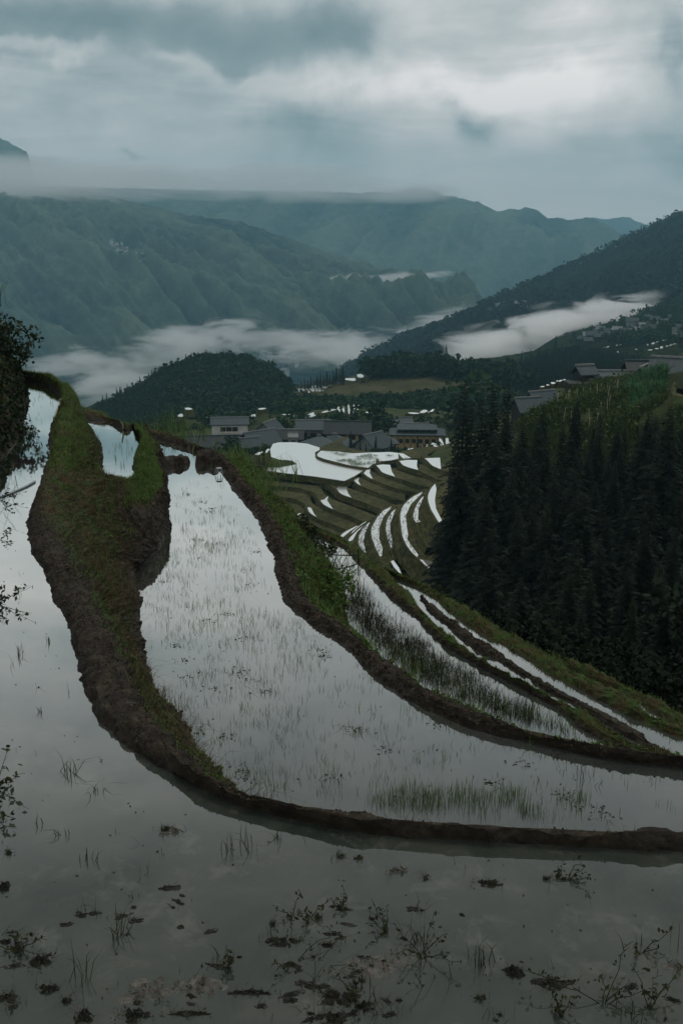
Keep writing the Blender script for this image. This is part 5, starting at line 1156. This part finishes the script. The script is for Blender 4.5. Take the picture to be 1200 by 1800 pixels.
# trees one can tell apart on the skylines
i = 0
for px, b, d, h in [(762,650,500,11),(783,648,500,17),(775,648,500,12),(700,646,486,10),(690,648,484,9),(708,646,488,11),(722,645,490,9),(735,646,490,10),(748,647,490,9),(672,652,482,9),(663,655,482,8),(800,655,490,10),(812,656,490,9),(826,658,490,8)]:
    far_conifer(px, b + 8, d, h * .85, 'pointed tree on the skyline of the wooded ridge before the mist', 'skyline trees of the wooded ridge', i); i += 1
for k in range(15):
    px = 524 + k * 5.6; far_conifer(px, 692 - k * 1.3, 474, 5.5 + 2.5 * ((k * 7) % 5) / 5 + k * .12, 'slim conifer in the dark row at the head of the terraced ridge', 'conifer row on the terraced ridge', i).scale.x *= 1.7; i += 1
for px, b, d, h in [(843,650,618,15),(858,648,618,14),(880,646,618,16),(897,640,618,14),(915,634,618,17),(930,630,618,16),(946,626,618,17),(960,622,618,15),(974,619,618,22),(985,619,618,16),(1000,618,618,14),(1014,622,618,18),(1030,624,618,14),(1046,626,615,12)]:
    far_conifer(px, b + 20, d, h * .8, 'spire-like conifer on the skyline of the rise, against the mist', 'skyline conifers of the rise', i); i += 1
round_tree(908, 612, 905, 16, 'lone dark tree island standing in the bright mist', None, 1.0, 0, ony(908, 612, 905)[2])
for k, (px, b, d, h, w, lb) in enumerate([(650,778,292,9,.9,'big dark round tree between the brown roof and the ochre guesthouse'),(672,770,296,6,.9,'round tree right behind the gabled roofs'),(810,742,300,9,1.1,'pale green round tree right of the ochre guesthouse'),(402,800,240,4.0,1.0,'dark round tree before the long low roof'),(365,752,300,5,1,'small round tree left of the white house'),
   (495,768,285,5,1.1,'round bush behind the small gabled house'),(598,745,300,6,1.0,'round tree peeping over the brown roof'),(520,720,336,5,1,'tree at the foot of the terraced knoll'),(835,735,300,12,1,'leafy tree behind the left end of the conifer stand')]):
    round_tree(px, b, d, h, lb, None, w, k)
for k, (px, b, d, h, lb) in enumerate([(616,802,240,6.5,'dark conifer before the grey hipped roofs, tallest of the village'),(633,804,240,4.5,'shorter conifer beside the tallest village one'),(600,800,242,4.0,'small dark conifer before the hipped roofs'),(660,800,243,5.2,'slim cypress before the gabled roofs'),(687,802,243,5.0,'slim cypress left of the ochre guesthouse'),(733,800,244,5.2,'dark cypress before the ochre guesthouse facade'),(738,806,240,3.8,'low dark conifer under the ochre guesthouse'),(643,802,243,3.6,'low conifer between the cypress and the tallest one'),(735,830,205,3.0,'small dark conifer among the white paddy corners')]):
    p = ony(px, b, d); t = empty('conifer_tree', (p[0], p[1], p[2] - .5), k, lb, 'tree'); t.scale = (h * 1.1, h * 1.1, h); obj('crown', FARCM[k % 4], t); obj('trunk', TRM, t)
# underwood of the dark ravine
g_ = np.random.default_rng(33); P = []
for k in range(1500):
    px = g_.uniform(790, 1330); d = np.exp(g_.uniform(np.log(22), np.log(95)))
    p = ony(px, 900, d); P.append((p[0], p[1]))
P = np.array(P); P = np.c_[P, ground(P[:, 0], P[:, 1])]; X, Y = project(P)
lim = np.interp(X, [790, 830, 870, 950, 1050, 1150, 1330], [930, 1010, 1085, 1130, 1165, 1185, 1230]); P = P[(Y < lim)]
wood('underwood', 'dark undergrowth filling the shadows under the conifers', P, np.random.default_rng(3).uniform(1.2, 3.2, len(P)), [blob_tree(97 + s, 260, 7, .14) for s in range(3)], 9, 'needle')
g_ = np.random.default_rng(34); P = []
for k in range(1400):
    px = g_.uniform(700, 1330); d = np.exp(g_.uniform(np.log(15), np.log(60))); p = ony(px, 900, d); P.append((p[0], p[1]))
P = np.array(P); P = np.c_[P, ground(P[:, 0], P[:, 1])]; X, Y = project(P); P = P[(Y > np.interp(X, [700, 800, 1000, 1200, 1330], [1000, 1030, 1150, 1180, 1200])) & (P[:, 1] > 17)]
wood('underwood', 'low scrub on the slope falling from the last dike to the ravine', P, np.random.default_rng(3).uniform(.3, 1.0, len(P)), [blob_tree(87 + s, 150, 6, .15) for s in range(3)], 10, 'needle')
# crop patch and garden on the right slope
def ppts(n, poly, dfun, seed):
    g = np.random.default_rng(seed); pa = np.array(poly, float); lo, hi = pa.min(0), pa.max(0); Q = np.c_[g.uniform(lo[0], hi[0], n), g.uniform(lo[1], hi[1], n)]; Q = Q[in_poly(Q, pa)]
    P = np.array([ony(a, b, dfun(a, b)) for a, b in Q]); P[:, 2] = ground(P[:, 0], P[:, 1]); return P
P = ppts(2600, [(1095,675),(1125,655),(1185,640),(1200,655),(1190,680),(1165,690),(1130,725),(1112,740),(1100,700)], lambda a, b: 134 - (b - 655) * .30, 5)
X, Y = project(P); P = P[~((X > 1168) & (Y > 650))]
put('crop_patch', 'bright blue-green maize patch below the big dark-roofed houses', [tufts(P, (7, 11), .9, 1.9, .16, .18, 6, .55)], 'corn', 'crops')
P = ppts(17000, [(905,760),(925,715),(1000,690),(1095,684),(1200,690),(1240,700),(1240,840),(920,840)], lambda a, b: 142 - (b - 684) * .34, 7); P = P[fbm(P[:, 0] * .15, P[:, 1] * .15, 0, 3, 8) > .22]
X, Y = project(P); P = P[~((X > 1165) & (Y < 716))]
put('garden_scrub', 'mixed green scrub of the garden slope between the conifers and the timber house', [leaves(P + np.random.default_rng(2).normal(0, .4, P.shape) + [0, 0, .6], U(.25, .6, P, 3), 8), tufts(P[::2], (3, 6), .6, 1.6, .10, .25, 9, .5)], 'scrub', 'scrub')
P = ppts(110, [(960,735),(1000,712),(1075,706),(1085,760),(1040,775),(985,760)], lambda a, b: 138 - (b - 684) * .34, 10)
for k, p in enumerate(P[:26]):
    if k == 0: Vs_, Fs_, _ = stem_tube(np.array([(0, 0, -.2), (.03, .02, .9), (.05, 0, 1.9)]), .035, .025); STK = mesh('garden_stake', Vs_, Fs_, M['bamboo'])
    o = obj('garden_stake', STK); o.location = p; o.rotation_euler = (random.gauss(0, .08), random.gauss(0, .08), k); tag(o, 'pale crooked stake in the garden slope above the conifers', 'stake', 'stakes of the garden slope')

# ============================================================ houses
def box(x0, x1, y0, y1, z0, z1):
    V = [(x, y, z) for z in (z0, z1) for x in (x0, x1) for y in (y0, y1)]
    return V, [(0, 2, 3, 1), (4, 5, 7, 6), (0, 1, 5, 4), (2, 6, 7, 3), (0, 4, 6, 2), (1, 3, 7, 5)]
def boxes(bs):
    V, F_ = [], []
    for b in bs:
        v, f = box(*b); F_ += [tuple(i + len(V) for i in q) for q in f]; V += v
    return V, F_
def gable_roof(W, D, z, rise, ov, th=.22, axis='x'):
    """two thick tiled slopes meeting at a ridge along x"""
    w, d = W / 2 + ov, D / 2 + ov; zz = z - rise * ov / (D / 2); V, F_ = [], []
    for s in (-1, 1):
        b = len(V)
        for e in (0, th):
            V += [(-w, s * d, zz + e), (w, s * d, zz + e), (w, s * .0, z + rise + e), (-w, s * .0, z + rise + e)]
        F_ += [(b, b + 1, b + 2, b + 3), (b + 4, b + 7, b + 6, b + 5), (b, b + 4, b + 5, b + 1), (b + 1, b + 5, b + 6, b + 2), (b + 3, b + 2, b + 6, b + 7), (b, b + 3, b + 7, b + 4)]
    return V, F_
def hip_roof(W, D, z, rise, ov, cut=.45, th=.25, top=0.0):
    w, d = W / 2 + ov, D / 2 + ov; r = max(.0, w - d * (1 - top) * (cut / .45)); k = d * top
    V = [(-w, -d, z), (w, -d, z), (w, d, z), (-w, d, z), (-w, -d, z + th), (w, -d, z + th), (w, d, z + th), (-w, d, z + th), (-r, -k - .02, z + rise), (r, -k - .02, z + rise), (r, k + .02, z + rise), (-r, k + .02, z + rise)]
    return V, [(0, 3, 2, 1), (0, 1, 5, 4), (1, 2, 6, 5), (2, 3, 7, 6), (3, 0, 4, 7), (4, 5, 9, 8), (5, 6, 10, 9), (6, 7, 11, 10), (7, 4, 8, 11), (8, 9, 10, 11)]
def window(t, x, z, w, h, y, bars=1):
    """a window in the front wall (y is the wall plane): frame standing proud, dark pane, set in as sub-part"""
    e = .09; bs = [(x - w/2 - e, x - w/2, y - .07, y + .05, z - h/2 - e, z + h/2 + e), (x + w/2, x + w/2 + e, y - .07, y + .05, z - h/2 - e, z + h/2 + e), (x - w/2, x + w/2, y - .068, y + .05, z + h/2, z + h/2 + e), (x - w/2, x + w/2, y - .10, y + .05, z - h/2 - e, z - h/2)]
    for b in range(bars): xx = x - w/2 + w * (b + 1) / (bars + 1); bs.append((xx - .03, xx + .03, y - .05, y + .02, z - h/2, z + h/2))
    f = obj('window', mesh('window', *boxes(bs), M['frame']), t); V, F_ = box(x - w/2, x + w/2, y - .015, y + .03, z - h/2, z + h/2); obj('pane', mesh('pane', V, F_, M['glass']), f)
def house(name, label, px, base, d, W, D, H, rise, rz, wall='grey_wall', roof='tile', kind='gable', ov=.7, wins=(), belt=None, ridge='ridge_tile', z=None, group=None, posts=0, cat='house'):
    p = ony(px, base, d); zz = p[2] if z is None else z
    t = empty(name, (p[0], p[1], zz), rz, label, cat, group)
    V, F_ = box(-W/2, W/2, -D/2, D/2, -5, H)
    if kind == 'gable':
        b = len(V); V = V + [(-W/2, -D/2, H), (-W/2, D/2, H), (-W/2, 0, H + rise - .05), (W/2, -D/2, H), (W/2, D/2, H), (W/2, 0, H + rise - .05)]; F_ = F_ + [(b, b + 2, b + 1), (b + 3, b + 4, b + 5)]
    obj('wall', mesh('wall', V, F_, M[wall]), t)
    V, F_ = gable_roof(W, D, H, rise, ov) if kind == 'gable' else hip_roof(W, D, H, rise, ov)
    r = obj('roof', mesh('roof', V, F_, M[roof]), t)
    rw = W/2 + ov if kind == 'gable' else max(.4, W/2 - D/2 + .1)
    V, F_ = box(-rw, rw, -.16, .16, H + rise + .16, H + rise + .42); obj('ridge', mesh('ridge', V, F_, M[ridge]), r)
    for (x, z_, w, h) in wins: window(t, x, z_, w, h, -D/2)
    for k in range(posts):
        x = -W/2 + .2 + (W - .4) * k / (posts - 1); V, F_ = box(x - .1, x + .1, -D/2 - .25, -D/2 - .05, -5, H); obj('post', mesh('post', V, F_, M['timber']), t)
    return t
def row(n, x0, x1, z, w, h): return [(x0 + (x1 - x0) * i / max(1, n - 1), z, w, h) for i in range(n)]
# white house with its loggia and taller right end
S = lambda d: d / (F * cos(TH))
t = house('white_house', 'whitewashed house with a dark loggia under a long grey roof, left in the village', 405, 779, 268, 9.6, 5, 5.6, 1.3, .10, 'white_wall', 'tile', 'gable', .45, [(-.8, 1.6, 2.6, .9)])
bs = boxes([(-2.6, 2.2, -2.56, -2.40, 3.4, 4.9)]); lg = obj('loggia', mesh('loggia', *bs, M['glass']), t)
obj('rail', mesh('rail', *boxes([(-2.6, 2.2, -2.72, -2.6, 3.3, 3.7)] + [(x - .05, x + .05, -2.70, -2.6, 3.7, 4.9) for x in (-2.6, -1.0, .6, 2.2)]), M['cream']), lg)
house('long_roof_house', 'long low house with a dark roof before the white house', 372, 797, 252, 14, 7.0, 2.4, 2.0, .12, 'timber', 'dark_tile', 'gable', .8, row(3, -3, 3, 1.4, 1.2, .9), ridge='tile')
house('gabled_house', 'small house turned with its pale-edged gable forward', 474, 777, 278, 6.5, 6.5, 3.0, 2.8, 1.15, 'grey_wall', 'tile', 'gable', .7, [(0, 1.8, 1.2, 1)])
house('hipped_house', 'house under a broad diamond of grey tiles at the pond edge, left', 456, 795, 255, 8.5, 6, 2.8, 2.7, .75, 'timber', 'tile', 'gable', .9, [(0, 1.4, 1.2, 1)])
house('shed', 'narrow shed with a steep pale roof edge beside the paddy steps', 437, 797, 246, 5, 3.5, 2.2, 1.6, .55, 'timber', 'tile', 'gable', .5, [(0, 1.2, .8, .8)])
house('dark_house', 'low dark house between the small gabled house and the grey two-storey one', 508, 785, 270, 7.5, 6, 2.8, 1.8, -.05, 'timber', 'dark_tile', 'gable', .6, [(1.5, 1.6, 1.1, 1)])
house('two_storey_house', 'grey two-storey house with dark windows under a pale hipped roof', 551, 786, 282, 8.5, 6, 6.0, 1.7, .02, 'grey_wall', 'tile', 'gable', .9, row(3, -2.6, 2.6, 4.0, 1.5, 1.3) + row(3, -2.6, 2.6, 1.6, 1.3, 1.2))
house('brown_roof_house', 'house under the widest dark brown roof, beside the two-storey one', 611, 782, 276, 11.5, 6, 4.3, 2.2, -.05, 'yellow_wall', 'dark_tile', 'gable', 1.0, row(4, -4, 4, 2.7, 1.6, 1.2), ridge='tile')
house('hipped_house', 'house with a grey hipped roof at the far rim of the big pond', 562, 798, 255, 7.0, 6.5, 2.4, 2.4, .2, 'timber', 'tile', 'hip', .9, [(-1, 1.3, 1, .9), (1.2, 1.3, 1, .9)])
house('hipped_house', 'house with a wider grey hipped roof right behind the tallest village conifer', 588, 797, 259, 7.5, 6.5, 2.5, 2.6, -.3, 'grey_wall', 'tile', 'hip', .9, [(-1.2, 1.3, 1, .9), (1.2, 1.3, 1, .9)])
house('gabled_house', 'grey house with a forward gable left of the ochre guesthouse', 655, 797, 258, 7.0, 6.5, 2.4, 2.8, .9, 'grey_wall', 'tile', 'gable', .8, [(0, 1.4, 1.4, 1)])
house('hipped_house', 'low hipped house tucked against the ochre guesthouse', 677, 796, 262, 5, 5, 2.8, 2.0, .1, 'timber', 'tile', 'hip', .8, [(0, 1.6, 1.2, 1)])
house('shed', 'small pale-walled shed left of the two-storey house', 515, 788, 262, 2.4, 3, 3.2, .8, .1, 'grey_wall', 'ridge_tile', 'gable', .2, [(0, 2, .8, .8)])
house('hipped_house', 'dark roof showing behind the ochre guesthouse', 706, 757, 305, 5, 5, 2.4, 1.5, .2, 'timber', 'tile', 'gable', .8, [(0, 1.5, 1.2, 1)])
# ochre guesthouse
p = ony(732, 798, 278); t = empty('guesthouse', tuple(p), -.06, 'ochre three-tier guesthouse with rows of windows and stacked grey eaves', 'guesthouse'); k = S(278)
W = 88 * k; W2 = 54 * k
obj('wall', mesh('wall', *boxes([(-W/2, W/2, -4.5, 4.5, -5, 6.2), (-W2/2, W2/2, -2.8, 2.8, 6.2, 7.7)]), M['yellow_wall']), t)
r = obj('roof', mesh('roof', *hip_roof(W, 9, 6.1, 1.2, .7, .45, .3, .45), M['tile']), t)
V, F_ = hip_roof(W2, 5.6, 7.5, 1.3, 1.2, .3); r2 = obj('roof', mesh('roof', V, F_, M['tile']), t); obj('ridge', mesh('ridge', *boxes([(-W2/2 + 1, W2/2 - 1, -.2, .2, 8.7, 9.0)]), M['ridge_tile']), r2)
obj('eave', mesh('eave', *boxes([(-W/2 - .7, W/2 + .5, -6.0, -4.52, 2.35, 2.62)]), M['dark_tile']), t)
obj('balcony', mesh('balcony', *boxes([(-W/2, W/2, -5.6, -5.45, 2.63, 3.4)]), M['yellow_wall']), t)
for i in range(8):
    x = -W/2 + .9 + (W - 1.8) * i / 7; window(t, x, 4.6, .95, 1.0, -4.5); window(t, x, 1.2, .9, 1.0, -4.5)
for i in range(9):
    x = -W/2 + .1 + (W - .2) * i / 8; obj('column', mesh('column', *boxes([(x - .09, x + .09, -5.62, -5.44, -4, 6.0)]), M['timber']), t)
for i in range(5): window(t, -W2/2 + 1.2 + (W2 - 2.4) * i / 4, 7.35, 1.0, .3, -2.8)
# dark timber houses on the right ridge
house('timber_house', 'big dark timber house under a long dark roof, above the crop patch', 1152, 692, 150, 8.6, 5, 3.4, 1.3, -.08, 'timber', 'dark_tile', 'gable', .7, row(4, -4.2, 4.2, 3.1, 1.2, 1.0), ridge='tile')
house('timber_house', 'dark house with a pale slanting roof half hidden by the crop patch', 1128, 690, 140, 4.0, 3.6, 1.9, 1.6, 1.05, 'timber', 'tile', 'gable', .5, [(0, 1.2, .9, .8)], ridge='ridge_tile')
house('timber_house', 'dark house with a broad pale roof plane at the right edge', 1182, 678, 139, 5.5, 4.4, 2.1, 1.6, -.5, 'timber', 'tile', 'gable', .6, [(0, 1.4, 1, .8)])
house('pavilion', 'small open pavilion with a peaked grey roof on the timber platform', 1025, 674, 148, 2.3, 2.4, 1.6, .9, .35, 'glass', 'tile', 'gable', .45, posts=3, cat='pavilion')  # dark body between the posts: shade under the open roof put into its colour
t = house('gallery', 'long low gallery with a scalloped grey tile roof beside the pavilion', 1069, 670, 148, 4.4, 2.0, .8, .5, -.02, 'timber', 'tile', 'gable', .3, posts=5, cat='gallery')
obj('eave_scallop', mesh('eave_scallop', *boxes([(-2.2 + .76 * i, -2.2 + .76 * i + .5, -1.36, -1.28, .35, .72 + .1 * (i % 2)) for i in range(6)]), M['ridge_tile']), t)
t = house('timber_platform', 'dark timber stilt building carrying the pavilion and gallery', 1046, 698, 146, 8.4, 3.6, 2.0, .35, .02, 'timber', 'dark_tile', 'hip', .2, row(4, -3.4, 3.4, 1.0, 1.0, .8), posts=6, ridge='timber')
house('grey_roof_house', 'grey roof showing between the conifer tips and the white paddy corners', 950, 724, 215, 6, 5, 2.2, 2.2, .5, 'timber', 'tile', 'gable', .7, [(0, 1.1, 1, .8)])
house('grey_roof_house', 'lower grey roof left of the broad conifer tip', 926, 734, 205, 5, 4.5, 2.0, 2.0, .3, 'timber', 'tile', 'gable', .7, [(0, 1.1, 1, .8)])
# far hamlets: simple small houses, copies sharing one mesh each
def tiny(seed, wall, roof):
    V, F_ = box(-.5, .5, -.35, .35, -.6, .5); mi = [0] * len(F_); V2, F2 = gable_roof(1.0, .7, .5, .34, .1, .04); F_ = F_ + [tuple(i + len(V) for i in q) for q in F2]; mi += [1] * len(F2)
    return mesh('far_house', V + V2, F_, [M[wall], M[roof]], False, None, mi)
TINY = [tiny(0, 'timber', 'tile'), tiny(1, 'grey_wall', 'tile'), tiny(2, 'white_wall', 'ridge_tile'), tiny(3, 'timber', 'ridge_tile')]
def far_house(P, size, v, rz, label, group):
    o = obj('far_house', TINY[v]); o.location = P; o.scale = (size, size, size); o.rotation_euler = (0, 0, rz); return tag(o, label, 'house', group)
def near_surf(key, px, py):
    G = SURF[key].reshape(-1, 3)
    if not hasattr(near_surf, key): setattr(near_surf, key, project(G))
    X, Y = getattr(near_surf, key); return G[np.argmin((X - px)**2 + (Y - py)**2)]
for (x, y, w, h, t) in [(470,130,60,11,0),(515,112,14,14,.3),(530,120,12,12,.3),(530,105,40,9,.1),(565,104,12,16,.4),(575,100,14,14,.3),(592,98,13,14,.3),(605,98,12,14,.3),(618,95,12,14,.3),(630,90,22,8,.1),(655,82,18,5,.1),(678,76,22,5,.05),(738,62,46,6,.05),(770,48,28,7,0),(800,44,24,7,0)]:
    smallpond(*z3(x, y), w / 1.7, h / 1.25, near_surf('ridge', *z3(x, y))[1] - 3, 'tiny white paddy on the terraced ridge behind the village', t, k_); k_ += 1
for (x, y, w, h) in [(415,240,10,6),(432,237,12,5),(490,235,36,6),(565,222,28,5),(600,215,16,5),(640,212,50,5),(700,200,14,5),(725,198,16,6),(760,228,22,6),(800,215,20,4),(845,232,14,5),(930,198,14,9),(975,185,30,12),(1005,175,18,8),(1055,163,30,7),(950,236,28,6),(1000,226,26,6),(1040,217,36,12),(1077,207,22,10),(1107,198,24,9),(1135,190,20,9),(685,264,18,8),(710,252,18,9),(705,315,20,8),(735,308,24,11),(600,360,44,12)]:
    smallpond(*z8(x, y), w / 3.8, h / 3.6, near_surf('vslope', *z8(x, y))[1] - 4, 'fleck of white water on the terraced slope under the far houses', .1, k_); k_ += 1
g_ = np.random.default_rng(55)
for px, py in [z8(*q) for q in ((640,130),(660,140),(745,125),(770,112),(700,135),(600,135),(470,150),(500,150),(430,175),(880,80),(900,75),(935,65),(955,85),(800,45),(830,40),(905,105),(860,110),(815,110),(1010,50),(1030,60),(990,30),(1100,20),(1060,45),(580,100),(560,160),(1150,90),(1180,150),(1190,165),(1140,60),(980,100),(700,110),(540,120),(480,190),(1190,60),(920,15))]:
    p = near_surf('vslope', px, py + 4); far_house(p + [0, 0, 1.2], g_.uniform(4.2, 6.8), int(g_.choice([0, 1, 0, 3])), g_.uniform(-.6, .6), 'small grey-roofed house scattered over the far slope at the right', 'houses of the far right slope')
for px, py in [(868,547),(876,543),(884,544),(872,551),(890,548),(914,545),(918,549),(830,552),(838,549),(863,553)]:
    p = near_surf('right', px, py + 3); far_house(p + [0, 0, 2], g_.uniform(9, 13), int(g_.choice([2, 1, 3])), g_.uniform(-.6, .6), 'pale house of the hamlet on the shoulder of the right slope', 'hamlet on the right slope')
for k in range(34):
    px, py = 192 + k * 1.95 + g_.normal(0, 3), 430 + k * .72 + g_.normal(0, 4); p = near_surf('left', px, py)
    far_house(p + [0, 0, 2], g_.uniform(5, 8), int(g_.choice([2, 1, 3])), g_.uniform(-.8, .8), 'tiny pale house of the hamlet high on the left mountain', 'hamlet high on the left mountain')
for k in range(40):
    f = g_.random(); px, py = 395 + 125 * f + g_.normal(0, 10), 592 + 60 * f + g_.normal(0, 9); p = near_surf('left', px, py)
    far_house(p + [0, 0, 3], g_.uniform(7, 11), int(g_.choice([2, 1, 3, 2])), g_.uniform(-.8, .8), 'tiny pale house in the misty valley hamlet beyond the rounded hill', 'hamlet in the misty valley')
